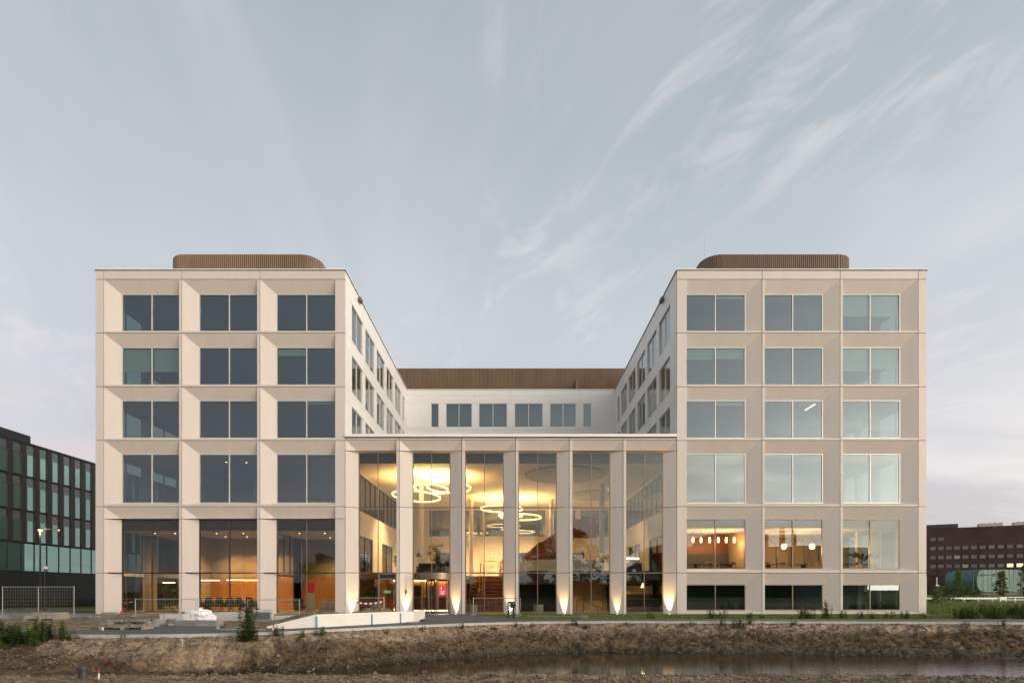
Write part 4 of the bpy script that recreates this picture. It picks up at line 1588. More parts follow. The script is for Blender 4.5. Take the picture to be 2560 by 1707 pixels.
# second-floor bar behind the upper right of the atrium
kb_ = thing("kitchen_block", "lit stainless kitchen counter on the right gallery", "counter", (9.6, 6.0, 2.86))
MB().box(-0.8, 0.9, 0, 0.7, 0, 0.95).build("body", IGREY, kb_)
MB().box(-0.85, 0.95, -0.05, 0.75, 0.95, 1.0).build("counter_top", METAL, kb_)
MB().box(-0.7, 0.8, 0.5, 0.6, 1.35, 1.42).build("light_strip", DOWNE, kb_)


def pendant(label, loc, drop, kind="bulb", power=8, group=None, r=0.12):
    t = thing("pendant_lamp", label, "lamp", loc, 0, group)
    if kind == "bulb":
        MB().lathe([(0.02, 0.20), (0.04, 0.16), (0.065, 0.02), (0.07, -0.08), (0.045, -0.17), (0.01, -0.20)], 14).build("bulb", LAMPW, t, smooth=True)
    elif kind == "globe":
        MB().lathe([(r * math.sin(R(a)) + 0.001, r * math.cos(R(a))) for a in range(180, -1, -15)], 18).build("globe", GLOBE, t, smooth=True)
    else:
        MB().lathe([(0.16, -0.2), (0.03, 0.15)], 16).build("lamp_shade", GLOBE, t)
    MB().tube([(0, 0, 0.18), (0, 0, drop)], 0.008, 6).build("cable", BLACK, t)
    MB().lathe([(0.05, drop - 0.03), (0.05, drop)], 12).build("ceiling_rose", BLACK, t)
    if power:
        lamp("lamp_light", "POINT", t, (0, 0, -0.32), power, size=0.1)
    return t


pendant("small cone pendant over the dark bar behind the sixth bay", (9.9, 3.2, 2.05), 0.44, "cone", 45)


def downlight(x_, y_, z_, power, label, spot=95):
    t = thing("downlight", label, "lamp", (x_, y_, z_), 0, "recessed ceiling downlights")
    MB().lathe([(0.09, 0.0), (0.09, 0.02)], 14).build("trim", IW, t)
    MB().lathe([(0.06, -0.004), (0.06, -0.001)], 12).build("lens", DOWNE, t)
    if power:
        lamp("lamp_light", "SPOT", t, (0, 0, -0.03), power, size=0.05, spot=spot)


for k, (xx, yy) in enumerate(((-8.8, 9.5), (-6.0, 16.5), (-2.2, 17.6), (1.6, 17.6), (5.2, 16.5), (8.6, 10.5))):
    downlight(xx, yy, 10.545, 11000, "%s downlight from the left in the high atrium ceiling" % ORD[k], 105)
for k, xx in enumerate((-10.3, -8.6, -6.9, -4.6)):
    downlight(xx, 5.9, 2.485, 260, "%s downlight from the left in the reception ceiling" % ORD[k], 100)
downlight(4.9, 4.9, 2.485, 320, "added downlight brightening the beige wall behind the fifth bay")  # fill lamp added to brighten the space under the right gallery
downlight(9.2, 4.5, 2.485, 200, "downlight over the bar behind the sixth bay")
downlight(6.9, 4.6, 2.485, 480, "downlight above the handrail behind the fifth bay")
downlight(2.2, 3.4, 2.485, 40, "downlight in front of the dark lobby doors")

# ------------------------------------------------------------------ left wing ground floor room
MB().box(-28.4, -11.7, D + 0.6, 12.0, 5.9, 6.05).build("room_ceiling", ICEIL, office)
MB().box(-28.4, -11.7, D + 0.14, D + 0.58, 5.88, 6.9).build("ceiling_bulkhead", IDARK, office)
MB().box(-24.6, -17.9, 7.0, 7.2, 2.75, 5.89).build("interior_wall", BEIGE, office)
MB().box(-24.6, -17.9, 6.9, 7.2, 0.04, 2.748).build("timber_wall", WOOD, office)
MB().box(-28.4, -24.62, 11.0, 11.2, 0.04, 5.89).build("interior_wall", BEIGE, office)
for yy in (4.62, 9.05):
    MB().box(-28.48, -28.0, yy, yy + 0.75, 0.045, 5.89).build("wall_pier", BEIGE, office)
MB().box(-25.0, -24.62, 4.3, 7.2, 0.045, 5.89).build("wall_pier", BEIGE, office)
MB().box(-17.6, -11.7, 8.0, 8.2, 0.04, 2.75).build("timber_wall", WOOD, office)
MB().box(-17.6, -11.7, 8.05, 8.2, 2.752, 3.9).build("interior_wall", mat("wall_olive", (0.30, 0.27, 0.09), 0.7), office)
MB().box(-17.6, -11.7, 8.05, 8.2, 3.902, 5.89).build("interior_wall", IGREY, office)
MB().box(-11.75, -11.5, D + 0.14, 22, 0, 7.3).build("interior_wall", IW, office)
window(5.6, 3.1, (-17.4, 1.9, 2.80), R(90), cols=(0.2, 0.4, 0.6, 0.8), fmat=IDARK, glass=GLASS_P, f=0.05, name="partition_window")
MB().box(-17.5, -17.38, 1.9, 7.5, 2.7, 2.8).build("partition_beam", IDARK, office)
gm_ = MB().box(-14.1, -12.2, 7.85, 7.98, 0.045, 2.1)
gm_.build("glazed_door_frame", IDARK, office)
for k, xx in enumerate((-26.6, -25.1, -22.0, -20.0, -15.8, -13.9)):
    downlight(xx, 3.0, 5.895, 1200, "%s downlight from the left in the ground floor room ceiling, front row" % ORD[k], 110)
for k, xx in enumerate((-22.6, -20.9, -18.9)):
    downlight(xx, 5.4, 5.895, 1700, "%s downlight from the left in the ground floor room ceiling, rear row" % ORD[k], 110)

downlight(-26.0, 8.6, 5.895, 1800, "added downlight brightening the back wall behind the leftmost ground floor window", 110)  # extra lamp added to brighten the back of the room
downlight(-14.6, 6.2, 5.895, 1500, "added downlight brightening the timber wall behind the third ground floor window", 110)  # lamp added to lift the dark right end of the room


def linear_pendant(x0, x1, y_, z_, label, power):
    t = thing("linear_lamp", label, "lamp", ((x0 + x1) / 2, y_, z_), 0, "glowing linear lamps in the ground floor room")
    h = (x1 - x0) / 2
    MB().box(-h, h, -0.05, 0.05, -0.03, 0.03).build("diffuser", LINEAR, t)
    MB().box(-h, h, -0.055, 0.055, 0.031, 0.055).build("housing", BLACK, t)
    for q in (-h * 0.8, h * 0.8):
        MB().tube([(q, 0, 0.05), (q, 0, 5.9 - z_)], 0.006, 5).build("cable", BLACK, t)


linear_pendant(-23.7, -22.35, 4.0, 2.42, "short linear pendant lamp above the left green chairs", 30)
linear_pendant(-21.75, -20.4, 4.0, 2.44, "middle linear pendant lamp above the green chairs", 30)
linear_pendant(-20.3, -18.9, 3.6, 2.42, "right linear pendant lamp above the green chairs", 30)
linear_pendant(-26.9, -26.0, 4.4, 2.25, "small linear pendant lamp behind the leftmost ground floor window", 20)


def lounge_chair():
    t = thing("lounge_chair", "x", "chair", (0, 0, 0), 0, "row of dark green high-backed chairs")
    m = MB()
    m.xprism([(-0.27, 0.42), (0.27, 0.42), (0.25, 0.98), (0.17, 1.08), (-0.17, 1.08), (-0.25, 0.98)], -0.30, -0.20)
    m.build("backrest", GREENC, t)
    MB().box(-0.28, 0.28, -0.199, 0.30, 0.36, 0.48).build("seat", GREENC, t)
    for q in (-0.34, 0.281):
        MB().box(q, q + 0.06, -0.25, 0.22, 0.42, 0.68).build("armrest", GREENC, t)
    for a in (45, 135, 225, 315):
        MB().tube([(0, 0, 0.34), (0.26 * math.cos(R(a)), 0.26 * math.sin(R(a)), 0.0)], [0.02, 0.012], 6).build("leg", BLACK, t)
    return t


proto = lounge_chair()
for k, xx in enumerate((-23.55, -22.8, -21.95, -21.2, -20.5, -19.75)):
    c = proto if k == 0 else copy_tree(proto)
    c.location = (xx, 3.6, 0.04)
    c.rotation_euler = (0, 0, R((-6, 4, -3, 5, -4, 3)[k]))
    c["label"] = "dark green high-backed chair, %s from the left in the timber walled room" % ORD[k]
tb = thing("long_table", "long dark table behind the row of green chairs", "table", (-21.6, 4.6, 0.04))
MB().box(-2.5, 2.5, -0.45, 0.45, 0.70, 0.75).build("table_top", IDARK, tb)
for q in (-2.0, 2.0):
    MB().box(q - 0.05, q + 0.05, -0.4, 0.4, 0, 0.70).build("leg", IDARK, tb)
ac = thing("armchair", "green armchair on splayed legs behind the third ground floor window", "chair", (-15.6, 2.6, 0.04), R(40))
MB().box(-0.35, 0.35, -0.3, 0.3, 0.36, 0.5).build("seat", GREENC, ac)
MB().box(-0.35, 0.35, 0.301, 0.42, 0.36, 1.0).build("backrest", GREENC, ac)
for a in (45, 135, 225, 315):
    MB().tube([(0.2 * math.cos(R(a)), 0.2 * math.sin(R(a)), 0.36), (0.36 * math.cos(R(a)), 0.36 * math.sin(R(a)), 0)], 0.018, 6).build("leg", BLACK, ac)
bs = thing("banner_stand", "red and white roll-up banner behind the third ground floor window", "banner", (-15.75, 5.2, 0.04))
MB().box(-0.3, 0.3, -0.05, 0.05, 0, 0.06).build("base", METAL, bs)
MB().box(-0.28, 0.28, -0.01, 0.01, 1.4, 2.2).build("upper_print", mat("banner_red", (0.35, 0.01, 0.05), 0.6), bs)
MB().box(-0.28, 0.28, -0.01, 0.01, 0.06, 1.398).build("lower_print", mat("banner_teal", (0.20, 0.30, 0.33), 0.6), bs)
potted_plant("dark spiky plant behind the leftmost ground floor window", (-24.7, 2.4, 0.04), 1.7, "yucca", POTW, 1.3, 0.3, 0.45)
for k, xx in enumerate((-24.95, -24.45, -24.0)):
    w_ = thing("stool", "round pale timber stool, %s from the left beneath the spiky plant" % ORD[k], "stool", (xx, 1.7, 0.04), 0, "pale timber stools")
    MB().lathe([(0.18, 0.30), (0.2, 0.33), (0.2, 0.42), (0.17, 0.45)], 14).build("seat", WOODC, w_)
    for a in (30, 150, 270):
        MB().tube([(0.1 * math.cos(R(a)), 0.1 * math.sin(R(a)), 0.3), (0.17 * math.cos(R(a)), 0.17 * math.sin(R(a)), 0)], 0.014, 6).build("leg", WOODC, w_)
gl_ = thing("lounge_sofa", "pale grey sofa behind the third ground floor window", "sofa", (-13.2, 2.6, 0.04))
MB().box(-0.9, 0.9, -0.4, 0.4, 0.08, 0.42).build("seat", CONC, gl_)
MB().box(-0.9, 0.9, 0.2, 0.4, 0.421, 0.8).build("backrest", CONC, gl_)
wl_ = thing("wall_lamp", "small warm wall lamp beside the dark glazed door", "lamp", (-12.45, 7.7, 1.35))
MB().lathe([(0.06, -0.14), (0.12, 0.0), (0.10, 0.16), (0.03, 0.2)], 12).build("lamp_shade", GLOBE, wl_)

# ------------------------------------------------------------------ right wing first floor rooms
MB().box(11.7, 28.4, D + 0.6, 9.0, 6.05, 6.2).build("room_ceiling", ICEIL, office)
MB().box(11.7, 28.4, D + 0.14, D + 0.58, 6.03, 6.9).build("ceiling_bulkhead", IGREY, office)
MB().box(11.5, 11.75, D + 0.14, 22, 0, 11.4).build("interior_wall", IW, office)
MB().box(11.8, 17.0, 5.0, 5.2, 4.5, 6.04).build("panelled_wall", WOODR, office)
MB().box(11.8, 17.0, 4.9, 5.2, 2.86, 4.498).build("panelled_wall", mat("slate_wall", (0.07, 0.075, 0.085), 0.6), office)
MB().box(17.05, 17.2, D + 0.3, 5.2, 2.86, 6.04).build("interior_wall", BEIGE, office)
MB().box(17.2, 28.4, 8.0, 8.2, 2.86, 6.04).build("interior_wall", BEIGE, office)
MB().box(11.8, 28.4, 6.0, 6.2, 0.04, 2.3).build("interior_wall", IGREY, office)
for k, xx in enumerate((13.47, 14.07, 14.70, 15.34, 15.93, 16.52)):
    pendant("glowing bulb pendant, %s from the left behind the first right-wing window" % ORD[k], (xx, 2.6, 5.38), 0.66, "bulb", 60, "row of glowing bulb pendants")
for k, xx in enumerate((20.45, 22.55)):
    pendant("%s glowing globe pendant above the timber chairs" % ("left", "right")[k], (xx, 3.1, 4.95), 1.09, "globe", 420, "globe pendants", 0.2)
# branching black timber trusses
for k, xx in enumerate((18.3, 20.66, 21.85, 22.84, 23.9, 25.6)):
    tt = thing("branching_post", "black forked post, %s from the left behind the chairs" % ORD[k], "post", (xx, 4.6, 2.86), 0, "black forked posts in the canteen")
    MB().bar((0, 0, 0), (0, 0, 2.25), 0.11).build("post", STEELD, tt)
    for q, (ex_, ez) in enumerate(((-0.62, 2.85), (0.62, 2.80), (0.05, 2.95))):
        if q < 2:
            MB().bar((0, 0, 2.22), (ex_, 0.06 * q, ez), 0.075).build("branch", STEELD, tt)
            MB().bar((ex_, 0.06 * q, ez - 0.02), (ex_ * 1.9, 0.1, ez - 0.35), 0.06).build("branch", STEELD, tt)


def dining_chair():
    t = thing("dining_chair", "x", "chair", (0, 0, 0), 0, "timber chairs in the canteen")
    MB().box(-0.22, 0.22, -0.22, 0.22, 0.43, 0.47).build("seat", WOODC, t)
    m = MB()
    pts = [(0.24 * math.cos(R(a)), 0.22 * math.sin(R(a))) for a in range(10, 171, 20)]
    inn = [(0.20 * math.cos(R(a)), 0.18 * math.sin(R(a))) for a in range(10, 171, 20)]
    m.prism(pts + list(reversed(inn)), 0.68, 0.86)
    m.build("backrest", WOODC, t)
    for q in (-0.19, 0.19):
        for p in (-0.19, 0.19):
            MB().bar((q, p, 0.43), (q * 1.15, p * 1.15, 0), 0.035).build("leg", WOODC, t)
        MB().bar((q, 0.15, 0.45), (q, 0.12, 0.70), 0.03).build("back_post", WOODC, t)
    return t


proto = dining_chair()
spots = [(14.0, 1.7), (14.9, 1.9), (16.0, 1.7), (18.7, 1.9), (19.75, 1.7), (20.45, 2.1), (21.35, 1.7), (22.2, 2.0), (25.0, 1.8), (26.4, 2.0)]
for k, (xx, yy) in enumerate(spots):
    c = proto if k == 0 else copy_tree(proto)
    c.location = (xx, yy, 2.84)
    c.rotation_euler = (0, 0, R(RND.uniform(150, 210)))
    c["label"] = "pale timber canteen chair, %s from the left on the right-wing first floor" % ORD[k]
for k, xx in enumerate((15.0, 20.4, 25.6)):
    t = thing("canteen_table", "%s canteen table behind the right-wing windows" % ("left", "middle", "right")[k], "table", (xx, 2.7, 2.84), 0, "canteen tables")
    MB().box(-1.6, 1.6, -0.35, 0.35, 0.71, 0.75).build("table_top", IDARK, t)
    for q in (-1.3, 1.3):
        MB().box(q - 0.03, q + 0.03, -0.3, 0.3, 0, 0.71).build("leg", IDARK, t)
potted_plant("spreading plant on a stand behind the third right-wing window", (25.7, 2.2, 2.84), 1.5, "spread", POTW, 1.25, 0.22, 0.7)
# pale free columns near the outer corner, one strip lamp on the third floor
for z0, z1 in ((0.04, 2.3), (2.86, 6.04), (7.44, 11.4), (12.01, 15.2)):
    for xx, yy in ((24.7, 3.5), (26.3, 3.4)):
        MB().box(xx - 0.16, xx + 0.16, yy, yy + 0.3, z0, z1).build("column", IW, office)
for z0, z1 in ((12.01, 15.2), (15.72, 18.9), (19.43, 22.85), (7.44, 11.4)):
    for xx in (-26.2, -21.6, -20.0, 19.1, 20.9):
        MB().box(xx - 0.17, xx + 0.17, 8.2, 8.6, z0, z1).build("column", IW, office)
tl_ = thing("tube_lamp", "single lit white tube lamp behind a second floor window of the right wing", "lamp", (21.6, 1.65, 14.86))
MB().bar((0, 0.65, 0), (0, -0.65, 0), 0.06).build("tube", TUBEW, tl_)
MB().bar((0, 0.65, 0.07), (0, -0.65, 0.07), 0.06).build("housing", IW, tl_)
for k, (xx, yy) in enumerate(((-21.9, 4.2), (-20.4, 4.3), (-18.9, 4.2))):
    downlight(xx, yy, 11.50, 0, "%s small downlight from the left behind the first floor window of the left wing" % ORD[k])

# ------------------------------------------------------------------ uplights at the foot of the piers
for k, (xx, en) in enumerate(((-11.05, 75), (-7.28, 75), (-3.83, 85), (-0.07, 75), (3.68, 90), (7.36, 35), (10.98, 100))):
    t = thing("uplight", "ground uplight shining on the pier, %s from the left" % ORD[k], "lamp", (xx, 0.05, 0.0), 0, "ground uplights along the atrium piers")
    MB().lathe([(0.06, -0.04), (0.06, 0.012), (0.045, 0.014)], 16).build("housing", METAL, t)
    MB().lathe([(0.042, 0.0145), (0.042, 0.016)], 14).build("lens", DOWNE, t)
    lamp("lamp_light", "SPOT", t, (0, 0.0, 0.05), en * 16, color=(1.0, 0.62, 0.24), size=0.05, rot=(R(180 - 8), 0, 0), spot=48)

# ------------------------------------------------------------------ building site in front
# intercom on the pier left of the revolving door
ic = MB().box(-7.37, -7.24, 0.12, 0.20, 1.42, 1.68).build("intercom", STEELD, office)
MB().box(-7.345, -7.265, 0.114, 0.119, 1.55, 1.64).build("button_panel", METAL, ic)
MB().tube([(-7.305, 0.11, 1.24), (-7.305, 0.11, 1.38)], 0.025, 8).build("key_tube", STEELD, ic)

# white ramp wall with blue tape at its joints
rw = thing("ramp_wall", "white concrete ramp wall with blue tape stripes rising towards the entrance", "wall", (0, 0, 0))
WP = [(-10.55, -14.0), (-8.67, -13.25), (-6.75, -11.15), (-5.65, -9.75), (-5.12, -9.05)]
WT = [0.03, 0.52, 0.52, 0.51, 0.49]


def off(p, q, w):
    dx, dy = q[0] - p[0], q[1] - p[1]
    L = math.hypot(dx, dy)
    return (-dy / L * w, dx / L * w)


for k in range(4):
    p, q = WP[k], WP[k + 1]
    o1 = off(WP[max(0, k - 1)], WP[min(4, k + 1)], 0.28)
    o2 = off(WP[k], WP[min(4, k + 2)], 0.28)
    m = MB()
    P = [(p[0], p[1]), (q[0], q[1]), (q[0] + o2[0], q[1] + o2[1]), (p[0] + o1[0], p[1] + o1[1])]
    Z = [WT[k], WT[k + 1], WT[k + 1], WT[k]]
    m.v = [(a, c, -0.1) for a, c in P] + [(a, c, z) for (a, c), z in zip(P, Z)]
    m.f = [(3, 2, 1, 0), (4, 5, 6, 7), (0, 1, 5, 4), (1, 2, 6, 5), (2, 3, 7, 6), (3, 0, 4, 7)]
    m.build("wall_segment", WALLW, rw)
    c = MB()
    e1, e2 = off(WP[max(0, k - 1)], WP[min(4, k + 1)], -0.025), off(WP[k], WP[min(4, k + 2)], -0.025)
    P = [(p[0] + e1[0], p[1] + e1[1]), (q[0] + e2[0], q[1] + e2[1]), (q[0] + o2[0], q[1] + o2[1]), (p[0] + o1[0], p[1] + o1[1])]
    c.v = [(a, b_, z + 0.003) for (a, b_), z in zip(P, Z)] + [(a, b_, z + 0.05) for (a, b_), z in zip(P, Z)]
    c.f = m.f
    c.build("coping", COPING, rw)
for k in (1, 2, 3):
    p = WP[k]
    e = off(WP[k - 1], WP[k + 1], -0.03)
    d_ = Vector((WP[k + 1][0] - WP[k - 1][0], WP[k + 1][1] - WP[k - 1][1], 0)).normalized() * 0.035
    MB().prism([(p[0] + e[0] - d_.x, p[1] + e[1] - d_.y), (p[0] + e[0] + d_.x, p[1] + e[1] + d_.y), (p[0] + d_.x, p[1] + d_.y), (p[0] - d_.x, p[1] - d_.y)], -0.02, WT[k] - 0.02).build("blue_tape", BLUE, rw)
MB().box(-5.42, -5.12, -9.02, -5.2, -0.05, 0.47).build("wall_segment", WALLW, rw)
MB().lathe([(0.42, -0.02), (0.42, 0.03)], 20, (-5.2, -9.05, 0)).build("foot_slab", KERB, rw)

lw_ = thing("low_wall", "low beige planter wall standing before the second ground floor window", "wall", (0, 0, 0))
MB().xprism([(-16.2, -0.05), (-14.45, -0.05), (-14.45, 0.52), (-16.2, 0.47)], -8.6, -8.35).build("wall_segment", CONC, lw_)
MB().xprism([(-14.44, -0.05), (-12.7, -0.05), (-12.7, 0.58), (-14.44, 0.525)], -8.6, -8.35).build("wall_segment", CONC, lw_)


# mesh site fences
def fence(label, x0, y0, x1, y1, h, name="site_fence", dx=0.16, dz=0.22, mid=False, tape=0, foot=True, wr=0.0035):
    L = math.hypot(x1 - x0, y1 - y0)
    t = thing(name, label, "fence", (x0, y0, 0), math.atan2(y1 - y0, x1 - x0), "mesh site fences")
    for q in (0.0, L):
        MB().tube([(q, 0, 0.0), (q, 0, h + 0.04)], 0.021, 8).build("post", METAL, t)
    if mid:
        MB().tube([(L / 2, 0, 0.05), (L / 2, 0, h)], 0.018, 8).build("post", METAL, t)
    MB().tube([(0, 0, h), (L, 0, h)], 0.02, 8).build("top_rail", METAL, t)
    MB().tube([(0, 0, 0.12), (L, 0, 0.12)], 0.016, 8).build("bottom_rail", METAL, t)
    wm_ = MB()
    k = dx
    while k < L:
        wm_.tube([(k, 0, 0.12), (k, 0, h)], wr, 3, False)
        k += dx
    k = 0.12 + dz
    while k < h:
        wm_.tube([(0, 0.004, k), (L, 0.004, k)], wr, 3, False)
        k += dz
    wm_.build("wire_mesh", METAL, t)
    if foot:
        for q in (0.0, L):
            MB().box(q - 0.12, q + 0.12, -0.33, 0.33, -0.03, 0.11).build("foot_block", CONCG, t)
    if tape:
        n = 11
        za = h - 0.25
        for k in range(n):
            xa, xb = L * (0.06 + 0.88 * k / n), L * (0.06 + 0.88 * (k + 1) / n)
            sag = lambda q: za - 0.13 * math.sin(math.pi * (q / L))
            m = MB()
            m.v = [(xa, -0.03, sag(xa)), (xb, -0.03, sag(xb)), (xb, -0.03, sag(xb) + 0.09), (xa, -0.03, sag(xa) + 0.09)]
            m.v += [(a, b_ + 0.004, c) for a, b_, c in m.v]
            m.f = [(0, 1, 2, 3), (7, 6, 5, 4), (1, 0, 4, 5), (2, 1, 5, 6), (3, 2, 6, 7), (0, 3, 7, 4)]
            m.build("tape_band", RED if k % 2 else PAPER, t)
    return t


fence("tall mesh fence panel with a middle post before the black building", -31.3, -4.1, -26.9, -4.1, 1.86, mid=True)
fence("tall mesh fence panel cut by the left picture edge", -36.2, -4.1, -31.5, -4.15, 1.86, mid=True)
ft = fence("low barrier with red and white tape left of the white building", -29.65, 1.6, -27.2, 1.7, 1.05, tape=1)
fence("low mesh fence panel before the leftmost ground floor window", -23.6, -3.4, -20.05, -3.0, 1.10)
fence("low mesh fence panel before the green chairs", -19.95, -3.0, -16.85, -3.1, 1.08)
fence("low mesh fence panel before the third ground floor window", -16.7, -3.1, -13.3, -3.4, 1.06)
fence("short mesh barrier hung with red and white tape on the soil heap", -9.1, -6.3, -7.35, -6.1, 1.22, tape=1)
fence("low mesh fence panel on the lawn beside the black post box", -2.5, -1.5, 0.5, -1.7, 1.14, dx=0.5, dz=0.5)
lb = thing("loose_bar", "thin steel bar leaning on the lawn beside the black post box", "bar", (0.32, -4.4, 0))
MB().tube([(0, 0, 0.02), (0.28, 1.9, 0.42), (0.3, 2.6, 1.15)], 0.016, 7).build("bar", METAL, lb)
ff = thing("fallen_fence", "flat mesh fence panel lying on the lawn", "fence", (1.0, -4.0, -0.02), R(-8))
m = MB()
for q in (0, 1.1):
    m.tube([(0, q, 0.05), (3.4, q, 0.05)], 0.018, 6)
for q in (0, 3.4):
    m.tube([(q, 0, 0.05), (q, 1.1, 0.05)], 0.018, 6)
m.build("frame", METAL, ff)
MB().box(3.3, 3.7, -0.3, 0.3, 0.0, 0.13).build("foot_block", CONCG, ff)

# black post box with a paper notice
bp_ = thing("post_box", "black two-legged outdoor cabinet with a paper notice on the lawn edge", "cabinet", (0.02, -4.8, -0.02))
for q in (-0.22, 0.08):
    MB().box(q, q + 0.11, -0.05, 0.06, 0, 0.62).build("leg", BLACK, bp_)
MB().xprism([(-0.24, 0.62), (0.26, 0.62), (0.26, 1.0), (-0.24, 1.0)], -0.09, 0.10).build("cabinet", BLACK, bp_)
MB().box(-0.20, -0.06, -0.098, -0.092, 0.64, 0.90).build("notice", PAPER, bp_)
MB().box(-0.155, -0.105, -0.103, -0.099, 0.70, 0.83).build("printed_figure", INK, bp_)
MB().bar((0.06, -0.10, 0.86), (0.24, -0.10, 0.97), 0.025).build("handle", METAL, bp_)

# ---- stacks, stones and rubbish on the left
def stack(name, label, cat, loc, rz, nx_, ny_, nz_, sx, sy, sz, m, jit=0.012, pallet=True, holes=0.0):
    t = thing(name, label, cat, loc, rz)
    z0 = 0.0
    if pallet:
        pm = MB()
        for q in range(5):
            pm.box(-nx_ * sx / 2 - 0.05, nx_ * sx / 2 + 0.05, -ny_ * sy / 2 + q * (ny_ * sy - 0.1) / 4, -ny_ * sy / 2 + q * (ny_ * sy - 0.1) / 4 + 0.1, 0.09, 0.115)
        for q in (-1, 0, 1):
            pm.box(q * (nx_ * sx / 2 - 0.05) - 0.05, q * (nx_ * sx / 2 - 0.05) + 0.05, -ny_ * sy / 2, ny_ * sy / 2, 0.0, 0.089)
        pm.build("pallet", WOODC, t)
        z0 = 0.118
    for k in range(nz_):
        for i in range(nx_):
            for j in range(ny_):
                if k > 0 and RND.random() < holes * k:
                    continue
                cx_ = (i - (nx_ - 1) / 2) * sx + RND.gauss(0, jit)
                cy_ = (j - (ny_ - 1) / 2) * sy + RND.gauss(0, jit)
                o = MB().box(-sx * 0.48, sx * 0.48, -sy * 0.48, sy * 0.48, 0, sz * 0.97).build("paving_block", m, t, (cx_, cy_, z0 + k * sz))
                o.rotation_euler = (0, 0, RND.gauss(0, jit * 3))
    return t


stack("paver_pile", "untidy pile of grey paving blocks on a pallet beside the path", "paver pile", (-16.45, -14.2, 0.0), R(4), 6, 3, 3, 0.30, 0.24, 0.10, PAVER, 0.03, True, 0.16)
stack("slab_stack", "low stack of grey slabs on a pallet behind the leafy bush", "slab stack", (-25.9, -7.2, 0.0), R(2), 7, 2, 2, 0.24, 0.5, 0.15, CONCG, 0.01, True, 0.05)
stack("slab_stack", "small slab stack at the foot of the tall mesh fence", "slab stack", (-24.2, -6.4, 0.02), R(-5), 4, 2, 2, 0.25, 0.3, 0.09, PAVER, 0.02, False, 0.2)
stack("kerb_bundle", "long flat bundle of grey kerb stones in front of the white bag", "kerb stones", (-14.6, -12.0, 0.0), R(-6), 2, 4, 2, 1.0, 0.14, 0.12, CONCG, 0.01, False, 0.05)
stack("paver_pile", "dark slate pavers stacked on grey slabs beside the low beige wall", "paver pile", (-12.95, -9.6, 0.0), R(6), 4, 2, 1, 0.28, 0.3, 0.17, PAVER, 0.01, False)
t = thing("slate_panel", "leaning dark slate slab stack in front of the low beige wall", "slab stack", (-12.95, -9.55, 0.17))
for k in range(3):
    o = MB().box(-0.42, 0.42, 0, 0.05, 0, 0.36).build("slab", SLATE, t, (0.02 * k, 0.06 * k, 0))
    o.rotation_euler = (R(-16), 0, 0)
MB().box(-0.5, 0.55, 0.30, 0.42, -0.15, 0.5).build("concrete_block", CONC, t)
lbk = thing("concrete_block", "pale grey concrete block standing beside the path", "block", (-16.4, -11.0, -0.02))
MB().box(-0.58, 0.58, -0.25, 0.25, 0, 0.52).build("block", CONC, lbk)
MB().box(-0.36, -0.345, -0.256, -0.251, 0.2, 0.5).build("crack", INK, lbk)
sd = thing("stone_disc_pile", "pile of round grey stone rings in front of the concrete block", "stone pile", (-16.2, -11.6, 0.0))
for k in range(4):
    o = MB().lathe([(0.15, 0.0), (0.2, 0.01), (0.2, 0.065), (0.15, 0.075)], 18).build("stone_ring", PAVER, sd, (RND.gauss(0, 0.02), RND.gauss(0, 0.02), 0.08 * k))
o = MB().lathe([(0.15, 0.0), (0.22, 0.01), (0.22, 0.06), (0.15, 0.07)], 18).build("stone_ring", CONC, sd, (0.22, -0.2, 0.0))
fl = thing("leaning_slabs", "fan of dark grey slabs leaning beside the path", "slab stack", (-16.45, -12.7, 0.0))
for k in range(8):
    o = MB().box(-0.03, 0.03, -0.2, 0.2, 0, 0.36).build("slab", CONCG if k % 2 else SLATE, fl, (-0.33 + 0.085 * k, 0, 0.0))
    o.rotation_euler = (0, R(-34 + 5.5 * k), 0)
hb = thing("hollow_block_stack", "grey blocks stacked against the foot of the white facade at its left corner", "block", (-27.3, -0.6, -0.03))
MB().box(-0.42, 0.42, -0.2, 0.2, 0, 0.17).build("block", CONCG, hb)
MB().box(-0.40, 0.40, -0.19, 0.19, 0.175, 0.19).build("cover_slab", PAVER, hb)
hb = thing("block_pair", "two rough grey blocks near the leftmost window sill", "block", (-21.2, -2.2, 0.0))
MB().box(-0.3, 0.28, -0.15, 0.15, 0, 0.14).build("block", CONCG, hb)
MB().box(-0.22, 0.3, -0.14, 0.14, 0.142, 0.27).build("block", PAVER, hb)
hb = thing("rubble_bundle", "dark tied bundle lying at the foot of the pier by the ramp wall", "bundle", (-11.0, -2.2, 0.02), R(8))
MB().box(-0.4, 0.4, -0.2, 0.2, 0, 0.10).build("board", SLATE, hb)
MB().box(-0.25, 0.32, -0.18, 0.16, 0.102, 0.19).build("board", CONCG, hb)
# curved kerbs waiting beside the ramp
ck = thing("curved_kerbs", "row of pale curved kerb stones stepping up beside the ramp wall", "kerb stones", (-11.2, -8.8, 0.0))
for k in range(6):
    a = k / 5
    for q in (0, 1):
        o = MB().box(-0.36, 0.36, -0.07, 0.07, 0, 0.14).build("kerb_stone", CONC, ck, (-0.9 + 0.62 * k, 0.18 * k + 0.12 * math.sin(k) + 0.05 * q, 0.04 + 0.145 * q))
        o.rotation_euler = (0, 0, R(10 + 4 * k))
